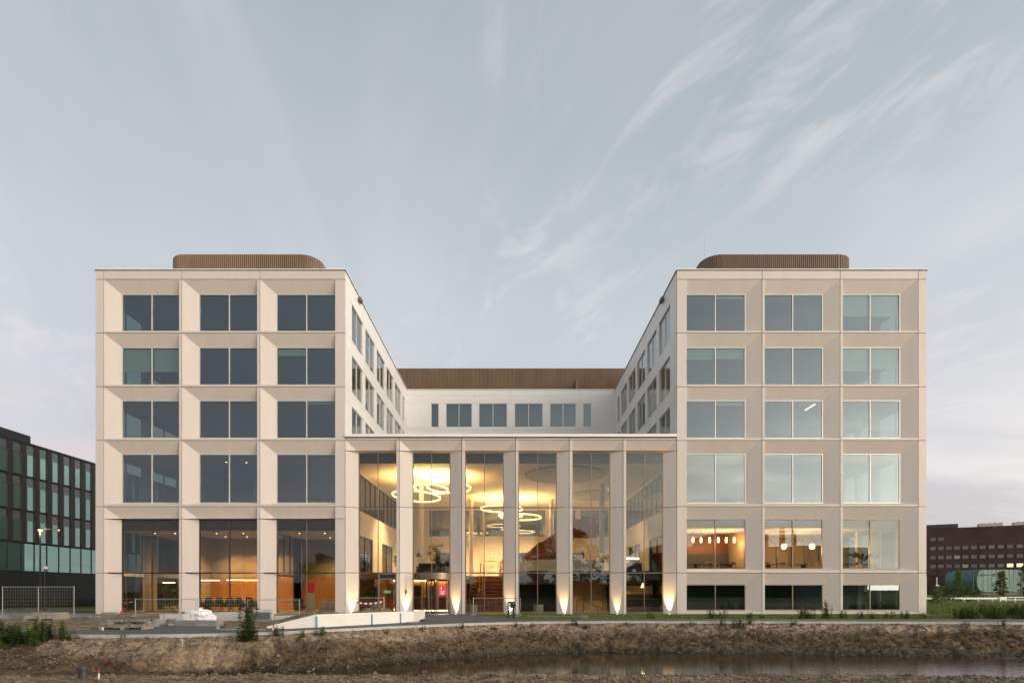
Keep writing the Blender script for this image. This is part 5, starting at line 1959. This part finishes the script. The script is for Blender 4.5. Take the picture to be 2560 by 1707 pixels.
# crumpled white bag
wb = thing("white_bag", "crumpled white plastic sacks with printed lines piled by the low wall", "bag", (-15.6, -10.3, 0.0))
for (cx_, cy_, sx, sy, sz, seed) in ((0.0, 0.0, 0.66, 0.42, 0.62, 1), (-0.5, -0.1, 0.45, 0.35, 0.30, 2), (0.35, -0.12, 0.5, 0.36, 0.40, 3)):
    bm = bmesh.new()
    bmesh.ops.create_icosphere(bm, subdivisions=4, radius=1)
    for v in bm.verts:
        c = v.co.copy()
        f_ = 1 + 0.34 * noise.noise(c * 1.7 + Vector((seed * 7, 0, 0))) + 0.20 * abs(noise.noise(c * 4.1 + Vector((0, seed * 5, 0)))) + 0.06 * noise.noise(c * 9)
        v.co = Vector((c.x * sx * f_, c.y * sy * f_, max(-0.04, (c.z * 0.6 + 0.45) * sz * f_)))
    me = bpy.data.meshes.new("sack")
    bm.to_mesh(me); bm.free()
    me.materials.append(BAGW)
    link("sack", me, wb, (cx_, cy_, 0))
for k in range(5):
    o = MB().box(-0.10 - 0.03 * (k % 2), 0.10, -0.004, 0.0, 0, 0.022).build("printed_line", RED if k == 2 else INK, wb, (0.14 + 0.03 * k, -0.46 + 0.015 * k, 0.46 - 0.075 * k))
    o.rotation_euler = (R(-25), R(18), 0)


def stake(label, loc, h, tilt=0, m=RED, r=0.025, name="marker_stake", top=0.4):
    t = thing(name, label, "stake", loc)
    t.rotation_euler = (0, R(tilt), 0)
    MB().tube([(0, 0, -0.1), (0, 0, h * (1 - top))], r, 6).build("shaft", PAPER if m is RED and top < 1 else m, t)
    MB().tube([(0, 0, h * (1 - top) + 0.001), (0, 0, h)], r, 6).build("painted_top", m, t)


stake("red steel bar leaning before the leftmost ground floor window", (-24.1, -4.3, 0), 0.72, 38, RED, 0.04, "red_bar", 0.96)
stake("small red-topped white stake on the sand beside the path", (-16.95, -14.9, 0), 0.22, 0)
stake("red-topped stake beside the tall weed at the kerb", (-9.75, -15.2, 0), 0.24, 4)
stake("thin stake on the soil heap behind the ramp wall", (-11.6, -9.2, 0.2), 0.24, 0)
stake("white plastic strip standing behind the concrete block", (-16.0, -9.6, 0), 0.55, -12, PAPER, 0.025, "plastic_strip")
stake("red-topped stake beside the left grey pipe", (-11.05, -22.85, -0.75), 0.30, 3, RED, 0.02)

# grey plastic pipe stubs on the near bank
for (lab, x_, y_, z0, z1) in (("grey plastic pipe stub at the lower left corner", -11.55, -22.75, -1.3, -0.40), ("grey plastic pipe stub at the lower right", 10.85, -21.0, -1.75, -0.92)):
    t = thing("pipe_stub", lab, "pipe", (x_, y_, z0))
    h = z1 - z0
    MB().lathe([(0.105, 0), (0.105, h - 0.12)], 24).build("pipe", PIPE, t)
    MB().lathe([(0.122, h - 0.119), (0.126, h - 0.09), (0.118, h - 0.075), (0.126, h - 0.06), (0.126, h), (0.10, h), (0.10, h - 0.2)], 24).build("collar", PIPE, t)

# loose bricks on the near bank
for k in range(9):
    x_, y_ = -3.3 + 0.115 * k + RND.gauss(0, 0.03), -21.85 + RND.gauss(0, 0.12)
    t = MB().box(-0.10, 0.10, -0.05, 0.05, -0.035, 0.035).build("brick", BRICK, None, (x_, y_, ground_h(x_, y_) + 0.05))
    t.rotation_euler = (RND.uniform(-0.9, 0.9), RND.uniform(-0.7, 0.7), RND.uniform(0, 3))
    tag(t, "weathered red brick in the heap on the near bank, %s from the left" % ORD[k], "brick", "heap of loose bricks")
bt = thing("dead_twigs", "pale dry twig sticking out of the slumped bank on the left", "twig", (-11.75, -18.0, ground_h(-11.75, -18.0)))
MB().tube([(0, 0, 0), (0.02, -0.05, 0.22), (0.0, -0.08, 0.36)], [0.012, 0.010, 0.006], 6).build("stem", CONC, bt)
MB().tube([(-0.1, -0.05, 0.2), (0.14, -0.05, 0.24)], 0.008, 6).build("side_twig", CONC, bt)

# clods and shell fragments
cl, shv = MB(), MB()


def clod(m, p, s):
    q = []
    for a, b_, c in ((1, 0, 0), (-1, 0, 0), (0, 1, 0), (0, -1, 0), (0, 0, 1), (0, 0, -1)):
        k = s * RND.uniform(0.55, 1.2)
        q.append((p[0] + a * k, p[1] + b_ * k, p[2] + c * k * 0.7))
    i = len(m.v)
    m.v += q
    for f_ in ((0, 2, 4), (2, 1, 4), (1, 3, 4), (3, 0, 4), (2, 0, 5), (1, 2, 5), (3, 1, 5), (0, 3, 5)):
        m.f.append(tuple(i + v for v in f_))


for _ in range(14000):
    if RND.random() < 0.45:
        x_, y_ = RND.uniform(-15, 18), RND.uniform(-24.5, -21.6)
        s = RND.uniform(0.015, 0.06) * (1.7 if RND.random() < 0.12 else 1)
    else:
        x_ = RND.uniform(-24, 28)
        n_, w_ = near_edge(x_), water_edge(x_)
        y_ = n_ - 0.1 - RND.random() ** 1.3 * (n_ - w_)
        s = RND.uniform(0.016, 0.06) * (2.0 if RND.random() < 0.08 else 1)
    clod(cl, (x_, y_, ground_h(x_, y_) + s * 0.25), s)
for _ in range(1100):
    x_ = RND.uniform(-24, 28)
    n_, w_ = near_edge(x_), water_edge(x_)
    y_ = n_ - RND.random() * (n_ - w_) * 0.95
    s = RND.uniform(0.008, 0.022)
    clod(shv, (x_, y_, ground_h(x_, y_) + s * 0.5), s)
tag(stuff(cl.build("soil_clods", mat("clod_soil", (0.085, 0.062, 0.044), 0.95, var=0.35, vscale=2.0, color2=(0.20, 0.15, 0.105)))), "crumbly soil clods strewn over the ditch banks", "soil")
tag(stuff(shv.build("shell_fragments", mat("shell_white", (0.55, 0.52, 0.48), 0.7))), "pale shell and gravel fragments scattered on the far bank", "gravel")


# ------------------------------------------------------------------ weeds and bushes
def leaf(m, p, d, L, w, droop=0.25):
    d = d.normalized()
    s = d.cross(Vector((0, 0, 1)))
    s = s.normalized() * w if s.length > 0.01 else Vector((w, 0, 0))
    mid = p + d * L * 0.5 + Vector((0, 0, 0.04 * L))
    tip = p + d * L - Vector((0, 0, droop * L))
    i = len(m.v)
    m.v += [tuple(p), tuple(mid - s), tuple(tip), tuple(mid + s)]
    m.f.append((i, i + 1, i + 2, i + 3))


def weed_meshes(seed, h, nst, spread, leafL, dens, top_bare=0.0):
    global RND
    keep = RND
    RND = random.Random(seed)
    st_, lf = MB(), MB()
    for k in range(nst):
        a = RND.uniform(0, 6.283)
        r = spread * math.sqrt(RND.random())
        p0 = Vector((r * math.cos(a), r * math.sin(a), -0.05))
        hh = h * RND.uniform(0.6, 1.0)
        lean = Vector((RND.gauss(0, 0.10), RND.gauss(0, 0.10), 1))
        pts = [p0 + lean * (hh * q / 4) + Vector((RND.gauss(0, 0.01), RND.gauss(0, 0.01), 0)) * q for q in range(5)]
        st_.tube(pts, [0.007, 0.006, 0.005, 0.004, 0.002], 4, False)
        n_ = int(dens * hh)
        for q in range(n_):
            f_ = 0.06 + 0.94 * q / n_
            i = min(3, int(f_ * 4))
            p = pts[i].lerp(pts[i + 1], f_ * 4 - i)
            an = q * 2.4 + RND.uniform(-0.4, 0.4)
            el = RND.uniform(0.1, 0.8)
            L = leafL * RND.uniform(0.6, 1.15) * (1 - 0.55 * f_ * (1 if top_bare else 0.5))
            leaf(lf, p, Vector((math.cos(an) * math.cos(el), math.sin(an) * math.cos(el), math.sin(el))), L, L * 0.24, RND.uniform(0, 0.35))
    RND = keep
    return st_.mesh("stem", LEAFY), lf


WEEDS = []
for k, (h, nst, sp_, L, dn) in enumerate(((0.72, 9, 0.24, 0.16, 60), (0.98, 8, 0.20, 0.17, 60), (0.52, 8, 0.24, 0.14, 65), (1.15, 11, 0.26, 0.18, 60), (0.34, 8, 0.22, 0.12, 75), (0.85, 20, 0.48, 0.17, 65))):
    s_, l_ = weed_meshes(100 + k, h, nst, sp_, L, dn)
    WEEDS.append((s_, l_.mesh("foliage", LEAF), l_.mesh("foliage", LEAFD), l_.mesh("foliage", LEAFY)))


def weed(label, kind, x_, y_, sc=1.0, tone=0, group="weeds along the ditch and lawn", name="weed", cat="weed", z=None):
    t = thing(name, label, cat, (x_, y_, ground_h(x_, y_) if z is None else z), RND.uniform(0, 6.28), group)
    t.scale = (sc, sc, sc * RND.uniform(0.92, 1.08))
    link("stem", WEEDS[kind][0], t)
    link("foliage", WEEDS[kind][1 + tone], t)
    return t


# in front of the right wing, along the path side of the lawn (measured left to right)
lawn = [(8.3, -5.3, 2, 0.9), (11.75, -5.6, 0, 1.05), (12.5, -5.3, 2, 1.2), (14.0, -5.7, 0, 0.75), (14.9, -5.2, 4, 1.0), (17.1, -5.6, 1, 0.9), (17.7, -5.3, 0, 1.2), (18.6, -5.5, 1, 1.15),
        (19.7, -5.4, 0, 0.9), (20.4, -5.7, 2, 1.1), (21.3, -5.5, 0, 0.8), (22.3, -5.4, 2, 1.1), (23.1, -5.6, 0, 0.85), (24.4, -5.3, 2, 0.95)]
for k, (x_, y_, kd, sc) in enumerate(lawn):
    weed("leafy weed in front of the right wing, %s from the left along the lawn" % ORD[k], kd, x_, y_, sc, 0 if k % 3 else 1)
bush = [(26.6, -5.6, 5, 1.0), (27.5, -5.0, 5, 0.9), (28.3, -5.7, 5, 0.95), (29.4, -5.0, 5, 1.1), (30.6, -5.6, 5, 1.1), (31.9, -4.6, 5, 1.2), (33.4, -5.2, 5, 1.25), (35.2, -4.4, 5, 1.3), (30.2, -3.2, 5, 1.1), (32.6, -2.6, 5, 1.2), (36.5, -2.0, 5, 1.3)]
for k, (x_, y_, kd, sc) in enumerate(bush):
    weed("dense dark weed clump right of the white building, %s from the left" % ORD[k], kd, x_, y_, sc, 1 if k % 2 else 0, "weed clumps right of the building", "weed_clump", "weed", -0.07)
low = [(9.4, -9.15, 4, 0.8), (3.3, -9.3, 2, 0.7), (3.9, -9.5, 0, 0.55), (6.1, -9.2, 2, 0.6), (8.9, -9.3, 4, 1.1), (11.0, -9.4, 2, 0.9), (11.7, -9.6, 4, 1.5), (12.5, -9.2, 0, 0.6), (14.6, -9.4, 4, 0.9), (20.6, -9.7, 4, 0.8), (22.9, -10.1, 4, 0.9),
       (24.7, -10.1, 2, 0.8), (1.1, -9.8, 4, 0.7), (0.2, -9.9, 2, 0.55), (-0.9, -10.5, 4, 0.9), (-2.4, -11.3, 2, 0.6), (-4.1, -12.4, 2, 0.5)]
low.sort()
for k, (x_, y_, kd, sc) in enumerate(low):
    weed("small weed on the ditch edge below the path, %s from the left of its row" % ORD[k], kd, x_, y_, sc, k % 2, "small weeds on the ditch edge")
for lab, kd, x_, y_, sc, tn in (("tall slender weed rising above the kerb left of the ramp wall", 3, -9.95, -16.85, 1.05, 1), ("dark bushy base of weeds hanging in the bank slump", 5, -9.85, -17.1, 0.7, 1),
                                ("bright green upright weed at the kerb right of the tall weed", 0, -9.05, -16.2, 0.75, 0), ("pale thin weed at the kerb below the ramp wall tip", 2, -8.45, -15.75, 0.9, 2),
                                ("small weed tuft at the kerb below the first blue tape", 4, -7.75, -15.2, 1.2, 0), ("tiny green shoot on the kerb beside the asphalt", 4, -14.2, -17.55, 0.5, 0)):
    weed(lab, kd, x_, y_, sc, tn)
for o_ in bpy.data.objects:
    if o_.get("label", "").startswith("tall slender weed"):
        o_.scale = (0.95, 0.95, 1.55)
lb_ = [(-18.6, -17.6, 1, 0.85, 0), (-18.0, -17.7, 3, 0.70, 0), (-17.4, -17.6, 1, 0.9, 0), (-16.9, -17.75, 3, 0.75, 1), (-16.4, -17.65, 1, 0.80, 0), (-16.0, -17.75, 0, 0.7, 0),
       (-18.3, -18.1, 5, 0.9, 1), (-17.6, -18.1, 5, 0.95, 1), (-16.9, -18.1, 5, 0.75, 0), (-18.5, -18.7, 0, 1.0, 2), (-17.8, -18.7, 2, 1.1, 2)]
for k, (x_, y_, kd, sc, tn) in enumerate(lb_):
    weed("leafy bush clump at the left picture edge, %s of the thicket" % ORD[k], kd, x_, y_, sc, tn, "leafy bush at the left", "leafy_bush", "bush")
# sparse seedlings and dry tufts on the slope, too small to count
tf = MB()
for _ in range(420):
    x_ = RND.uniform(-22, 27)
    n_, w_ = near_edge(x_), water_edge(x_)
    y_ = n_ - RND.random() ** 1.6 * (n_ - w_) * 0.9
    if noise.noise((x_ * 0.5, y_ * 0.8, 1.0)) < 0.02:
        continue
    z_ = ground_h(x_, y_)
    for q in range(7):
        a = RND.uniform(0, 6.28)
        leaf(tf, Vector((x_ + RND.gauss(0, 0.04), y_ + RND.gauss(0, 0.04), z_ - 0.01)), Vector((math.cos(a), math.sin(a), RND.uniform(0.4, 1.8))), RND.uniform(0.05, 0.14), 0.012, 0.1)
tag(stuff(tf.build("seedlings", LEAFY)), "tiny seedlings and tufts dotted over the soil bank", "seedlings")
# planting on the terrace parapet
for k, (x_, kd, sc) in enumerate(((-4.75, 4, 0.9), (-4.1, 4, 0.6), (-3.6, 4, 0.5), (0.0, 0, 0.5), (0.5, 4, 0.7), (0.95, 4, 0.5), (7.8, 4, 0.4), (8.6, 4, 0.4))):
    weed("terrace plant above the atrium parapet, %s from the left" % ORD[k], kd, x_, 0.9, sc, 1, "plants on the roof terrace", "terrace_plant", "plant", 12.12)

# ------------------------------------------------------------------ black office building on the left
dk = thing("dark_office_building", "black office building with green glass strips at the left edge", "building", (-47.4, 0, 0))
MB().box(-22, -0.30, -8, 46, 3.5, 16.0).build("core", IDARK, dk)
MB().box(-22, -0.02, -8, 46, 0.0, 3.48).build("base_wall", ALUB, dk)
MB().box(-22, 0.06, -8, 46, 15.9, 16.12).build("roof_edge", ALUB, dk)
MB().box(-20, -2.4, -6, 18.6, 16.121, 17.6).build("penthouse", ALUB, dk)
mz = [(6.3, 9.4), (9.4, 12.75), (12.75, 15.9)]
pil = MB().box(-0.25, 0.04, 0, 0.50, 6.31, 15.88).mesh("pilaster", UMBER)
fin = MB().box(-0.25, -0.02, 0.505, 0.60, 6.31, 15.88).mesh("recess_fin", ALUB)
floorm = MB().box(-0.26, 0.045, 0, 1.46, 0, 0.10)
meshes = {}
for k, (z0, z1) in enumerate(mz):
    meshes[k] = (MB().box(-0.09, -0.06, 0.74, 1.455, z0 + 0.12, z1 - 0.95).mesh("pane", GLASS_G), MB().box(-0.09, -0.055, 0.61, 1.455, z1 - 0.93, z1 - 0.02).mesh("spandrel_pane", mat("spandrel_glass", (0.10, 0.13, 0.125), 0.12, spec=1.0)),
                 MB().box(-0.085, -0.05, 0.61, 0.735, z0 + 0.12, z1 - 0.95).mesh("side_pane", mat("side_glass_olive", (0.045, 0.06, 0.025), 0.15, spec=0.9)))
band = (MB().box(-0.06, -0.03, 0.04, 1.42, 3.55, 6.2).mesh("band_pane", GLASS_G), MB().box(-0.10, 0.02, -0.04, 0.035, 3.5, 6.3).mesh("band_mullion", ALUB))
for i in range(22):
    y0 = 3.2 + 1.46 * i
    link("pilaster", pil, dk, (0, y0, 0))
    link("recess_fin", fin, dk, (0, y0, 0))
    for k in range(3):
        for me in meshes[k]:
            link(me.name.split(".")[0], me, dk, (0, y0, 0))
    for me in band:
        link(me.name.split(".")[0], me, dk, (0, y0, 0))
    if i % 2 == 0:
        MB().box(-0.02, 0.0, 0.01, 2.90, 0.05, 3.42).build("cladding_panel", ALUB, dk, (0, y0, 0))
for z0 in (6.22, 9.34, 12.68):
    MB().box(-0.05, 0.055, -8, 46, z0, z0 + 0.07).build("floor_line", ALUB, dk)
MB().box(-0.15, -0.001, -8, 3.2, 3.5, 15.9).build("end_wall", UMBER, dk)

# street lamps by the black building
sl = thing("street_lamp", "lit orange street lamp before the black building", "lamp", (-41.9, 10.7, 0))
MB().tube([(0, 0, 0), (0, 0, 7.05)], [0.09, 0.05], 10).build("pole", STEELD, sl)
MB().tube([(0, 0, 7.0), (0.5, -0.1, 7.12), (1.9, -0.3, 7.02)], 0.03, 8).build("arm", STEELD, sl)
MB().box(-0.22, 0.22, -0.12, 0.12, 7.03, 7.12).build("lamp_head", STEELD, sl)
MB().lathe([(0.02, -0.16), (0.12, -0.10), (0.15, 0.0)], 14, (0, 0, 7.03)).build("lens", STREETE, sl)
MB().lathe([(0.02, -0.05), (0.05, 0.0)], 10, (1.9, -0.3, 6.99)).build("lens", STREETE, sl)
lamp("lamp_light", "POINT", sl, (0, -0.1, 6.75), 260, color=(1.0, 0.60, 0.22), size=0.12)
sl = thing("street_lamp", "short unlit lamp with a white head behind the mesh fence", "lamp", (-37.6, 6.2, 0))
MB().tube([(0, 0, 0), (0, 0, 3.35)], [0.06, 0.045], 10).build("pole", STEELD, sl)
MB().lathe([(0.05, 0), (0.22, 0.06), (0.24, 0.14), (0.10, 0.26), (0.02, 0.30)], 18, (0.1, 0, 3.3)).build("lamp_head", COPING, sl)

# hedge strip under the black wall
hg = MB()
for _ in range(2600):
    p = Vector((RND.uniform(-46.6, -45.9), RND.uniform(2, 32), 0))
    leafball(hg, (p.x, p.y, RND.uniform(0.1, 0.75)), 0.06, 1, 0.07)
hgo = thing("hedge", "low dark hedge at the foot of the black wall", "hedge", (0, 0, 0))
hg.build("foliage", LEAFD, hgo)

# ------------------------------------------------------------------ rust-red building on the right
rb = thing("rust_building", "far rust-red brick office block with rows of small square windows", "building", (176.0, 187.7, 0), math.atan2(-12, 24.5))
# local x runs along the facade to the right and towards the camera, -y faces the camera
MB().box(-14, 75, 0, 30, 0, 27.4).build("wall", RUST, rb)
MB().box(-14, 8.3, -0.1, 30, 27.41, 29.0).build("parapet_block", mat("parapet_dark", (0.03, 0.028, 0.032), 0.6), rb)
MB().box(-14, 75, -0.06, 30, 0.0, 0.5).build("plinth", ALUB, rb)
wf = MB()
wf.box(-1.08, 1.08, -0.10, -0.01, -0.78, -0.66); wf.box(-1.08, 1.08, -0.10, -0.01, 0.66, 0.78)
wf.box(-1.08, -0.96, -0.10, -0.01, -0.66, 0.66); wf.box(0.96, 1.08, -0.10, -0.01, -0.66, 0.66)
wfm = wf.mesh("window", WINF)
pms = {m.name: MB().box(-0.96, 0.96, -0.05, -0.02, -0.66, 0.66).mesh("pane", m) for m in (FARGL, FARLIT, FARPALE, FARBLUE)}
xs_c = [230, 312, 392, 473, 555, 638, 722, 808, 893, 980, 1070, 1160, 1250, 1340, 1430, 1515, 1600, 1690, 1780]
for r, z in enumerate((7.8, 11.6, 15.3, 19.1, 22.9)):
    for c, xc in enumerate(xs_c):
        if r == 0 and c > 1 or r == 4 and c > 1:
            continue
        s_ = (xc - 230) * 0.0329
        w = link("window", wfm, rb, (s_, 0, z))
        m = FARGL
        if r == 1 and c in (9, 10): m = FARLIT
        elif r == 2 and c in (3, 13): m = FARPALE
        elif r == 1 and c == 4: m = FARPALE
        elif r == 2 and c == 14: m = FARBLUE
        link("pane", pms[m.name], w)
for xc in (1160, 1245, 1345):
    s_ = (xc - 230) * 0.0329
    MB().box(s_ - 1.1, s_ + 1.1, -0.08, -0.01, 22.3, 26.0).build("louvre", WINF, rb)
for a, e in ((16, 23.5), (27, 34)):
    ru = MB()
    for k in range(8):
        ru.box(a + (e - a) * k / 8, a + (e - a) * (k + 0.9) / 8, 3, 6, 27.41, 28.9 + 0.2 * (k % 2))
    ru.build("roof_unit", CONC, rb)
MB().box(42, 46, 3, 8, 27.41, 30.5).build("roof_unit", CONC, rb)
MB().box(7.5, 60, -0.5, -0.02, 0.5, 6.5).build("glazed_base", mat("glazed_base_dark", (0.02, 0.03, 0.032), 0.15, spec=1.0), rb)
# rounded teal pavilion in front of it
tp = thing("teal_pavilion", "rounded teal glass pavilion in front of the rust-red block", "building", (163.5, 152.0, 0))
prof = []
for k in range(13):
    a = R(90 + 180 * k / 12)
    prof.append((2.2 + 2.2 * math.cos(a), 5.0 + 3.9 * math.sin(a)))
pv = MB().xprism([(40, 1.1), (40, 8.9)] + prof, 0, 14)
pv.build("shell", TEAL, tp)
MB().box(2, 40, 1, 13, 0.0, 1.09).build("plinth", ALUB, tp)
for k in range(24):
    MB().box(2.4 + 1.5 * k, 2.5 + 1.5 * k, -0.06, -0.001, 1.15, 8.85).build("glazing_rib", mat("rib_teal", (0.10, 0.16, 0.15), 0.4) if k == 0 else MATS["rib_teal"], tp)


# ------------------------------------------------------------------ trees
def tree(label, x_, y_, h, w, nclump, nleaf, size, m=LEAF, conic=0.5, trunk=0.3, seed=0, group=None, name="tree", z=-0.07):
    global RND
    keep = RND
    RND = random.Random(seed + 5)
    t = thing(name, label, "tree", (x_, y_, z), 0, group)
    tr_, cr_ = MB(), MB()
    r0 = 0.018 * h + 0.02
    tr_.tube([(0, 0, 0), (0.04 * w, 0, h * 0.4), (0, 0.03 * w, h * 0.92)], [r0, r0 * 0.7, r0 * 0.15], 7)
    for k in range(nclump):
        f_ = (k + RND.random()) / nclump
        z_ = h * (trunk + (0.97 - trunk) * f_)
        env = (1 - f_) ** conic * min(1, 0.35 + f_ * 3.2) if conic > 0 else math.sin(math.pi * (0.12 + 0.82 * f_)) ** 0.7
        a = RND.uniform(0, 6.283)
        rr = w / 2 * env * RND.uniform(0.25, 0.95)
        c = Vector((rr * math.cos(a), rr * math.sin(a), z_))
        tr_.tube([(0, 0, z_ - 0.12 * h), c], [r0 * 0.28, r0 * 0.08], 4, False)
        leafball(cr_, c, w * 0.155 * RND.uniform(0.7, 1.3), nleaf, size, 0.75)
    tr_.build("trunk", BARK, t)
    cr_.build("crown", m, t)
    RND = keep
    return t


tree("slender young tree, leftmost before the rust-red block", 99.6, 82.7, 6.3, 3.6, 30, 60, 0.16, LEAF, 0.7, 0.12, 1)
tree("dark young tree before the teal pavilion", 104.4, 77.7, 5.7, 3.0, 26, 60, 0.16, LEAFD, 0.4, 0.15, 2)
tree("light young tree at the left end of the teal pavilion", 101.6, 74.0, 5.9, 2.3, 22, 55, 0.15, LEAFY, 0.7, 0.12, 3)
tree("young tree at the right picture edge beside a lamp post", 107.8, 76.0, 7.2, 3.2, 28, 60, 0.16, LEAFY, 0.6, 0.15, 4)
tree("round green bush peeping out behind the right corner of the white building", 47.4, 22.7, 2.2, 2.0, 26, 60, 0.09, LEAF, 0, 0.05, 5, None, "bush")
tree("low bushes at the foot of the rust-red block, left of the flagpoles", 64.0, 42.0, 2.3, 4.5, 26, 60, 0.12, LEAFD, 0, 0.05, 6, None, "bush")
tree("second low bush before the rust-red block, right of the flagpoles", 69.0, 44.0, 2.0, 4.5, 26, 60, 0.12, LEAFD, 0, 0.05, 7, None, "bush")
# trees and a works building across the road behind the camera: they show as reflections in the glass
for k, (x_, y_, h, w) in enumerate(((-62, -92, 9, 9), (-48, -98, 11, 10), (-33, -95, 9.5, 9), (-20, -100, 12, 11), (-6, -96, 10, 10), (8, -94, 15, 12), (17, -97, 17, 13), (28, -99, 13, 11), (37, -103, 11, 10))):
    tree("broad tree across the road behind the viewer, %s from the left" % ORD[k], x_, y_, h, w, 40, 50, 0.6, LEAFD, 0, 0.02, 20 + k, "trees mirrored in the facade glass")
hr_ = thing("hedgerow", "long dark hedgerow added unseen behind the viewer to darken the atrium reflections", "hedge", (0, -88, 0))  # unseen hedge added to cover bright sky under the mirrored trees
hm_ = MB()
for k in range(150):
    leafball(hm_, (-85 + 1.0 * k, RND.uniform(-1, 1), RND.uniform(0.6, 3.2)), 1.3, 34, 0.42, 1.2)
hm_.build("foliage", LEAFD, hr_)
MB().box(-86, 66, -0.9, 0.9, 0, 3.3).build("added_core", LEAFD, hr_)  # solid leaf-coloured box added to stop bright gaps in the reflections
wk = thing("works_building", "grey works building with three chimneys, mirrored in the right wing windows", "building", (70, -125, 0))
MB().box(-28, 30, -12, 12, 0, 14.0).build("wall", IGREY, wk)
MB().box(-12, 4, -8, 8, 14.01, 18.0).build("roof_block", CONCG, wk)
for xx in (6, 12, 16):
    MB().lathe([(0.9, 14.01), (0.7, 22.5 - 0.3 * (xx - 6))], 16, (xx, 0, 0)).build("chimney", RUST, wk)

# ------------------------------------------------------------------ field on the right
rd = MB().box(45, 200, 47.0, 54.0, -0.05, -0.02)
struct(rd.build("road", ASPH))
gr_ = thing("guard_rail", "low white guard rail across the field", "rail", (60.5, 42.0, 0), R(-2))
for k in range(7):
    MB().box(2.0 * k - 0.04, 2.0 * k + 0.04, 0.03, 0.1, 0, 0.5).build("post", METAL, gr_)
MB().box(-0.5, 12.0, -0.03, 0.02, 0.36, 0.60).build("rail", COPING, gr_)
wr_ = thing("white_railing", "white two-rail railing at the right picture edge", "railing", (71.5, 41.5, 0))
for k in range(6):
    MB().box(2.2 * k - 0.05, 2.2 * k + 0.05, -0.05, 0.05, 0, 0.66).build("post", COPING, wr_)
for z_ in (0.25, 0.60):
    MB().box(-0.2, 11.4, -0.10, -0.051, z_, z_ + 0.09).build("rail", COPING, wr_)
MB().prism([(28.9, 0.4), (36, -0.6), (36, 0.3), (28.9, 1.2)], -0.06, -0.03)
gp = MB().prism([(28.9, 0.2), (37, -1.3), (37, -0.7), (28.9, 0.8)], -0.07, -0.02)
struct(gp.build("side_path", KERB))
tg = thing("signal_gantry", "dark traffic signal mast with a long arm before the teal pavilion", "traffic light", (85.7, 62.7, 0))
MB().tube([(0, 0, 0), (0, 0, 4.5)], 0.09, 10).build("mast", STEELD, tg)
MB().tube([(0, 0, 4.4), (4.3, 0, 4.55)], 0.06, 8).build("arm", STEELD, tg)
for q in (1.8, 4.0):
    MB().box(q - 0.3, q + 0.3, -0.1, 0.1, 4.25, 4.75).build("signal_head", BLACK, tg)
for lab, x_, y_, h, hd in (("slim white flagpole, left of two before the rust-red block", 98.0, 90.0, 4.6, 0), ("slim white flagpole, right of two before the rust-red block", 100.5, 90.0, 4.6, 0)):
    t = thing("flagpole", lab, "pole", (x_, y_, 0), 0, "flagpoles")
    MB().tube([(0, 0, 0), (0, 0, h)], [0.11, 0.09], 8).build("pole", COPING, t)
    MB().lathe([(0.12, h), (0.12, h + 0.08), (0.02, h + 0.16)], 8).build("finial", COPING, t)
for lab, x_, y_, h in (("grey road lamp with a flat white head before the left young tree", 85.0, 70.0, 2.6), ("dark lamp post at the right picture edge", 89.8, 57.7, 4.8)):
    t = thing("road_lamp", lab, "lamp", (x_, y_, 0))
    MB().tube([(0, 0, 0), (0, 0, h)], [0.08, 0.06], 8).build("pole", METAL if h < 3 else STEELD, t)
    MB().box(-0.5, 0.15, -0.12, 0.12, h, h + 0.12).build("lamp_head", COPING if h < 3 else STEELD, t)
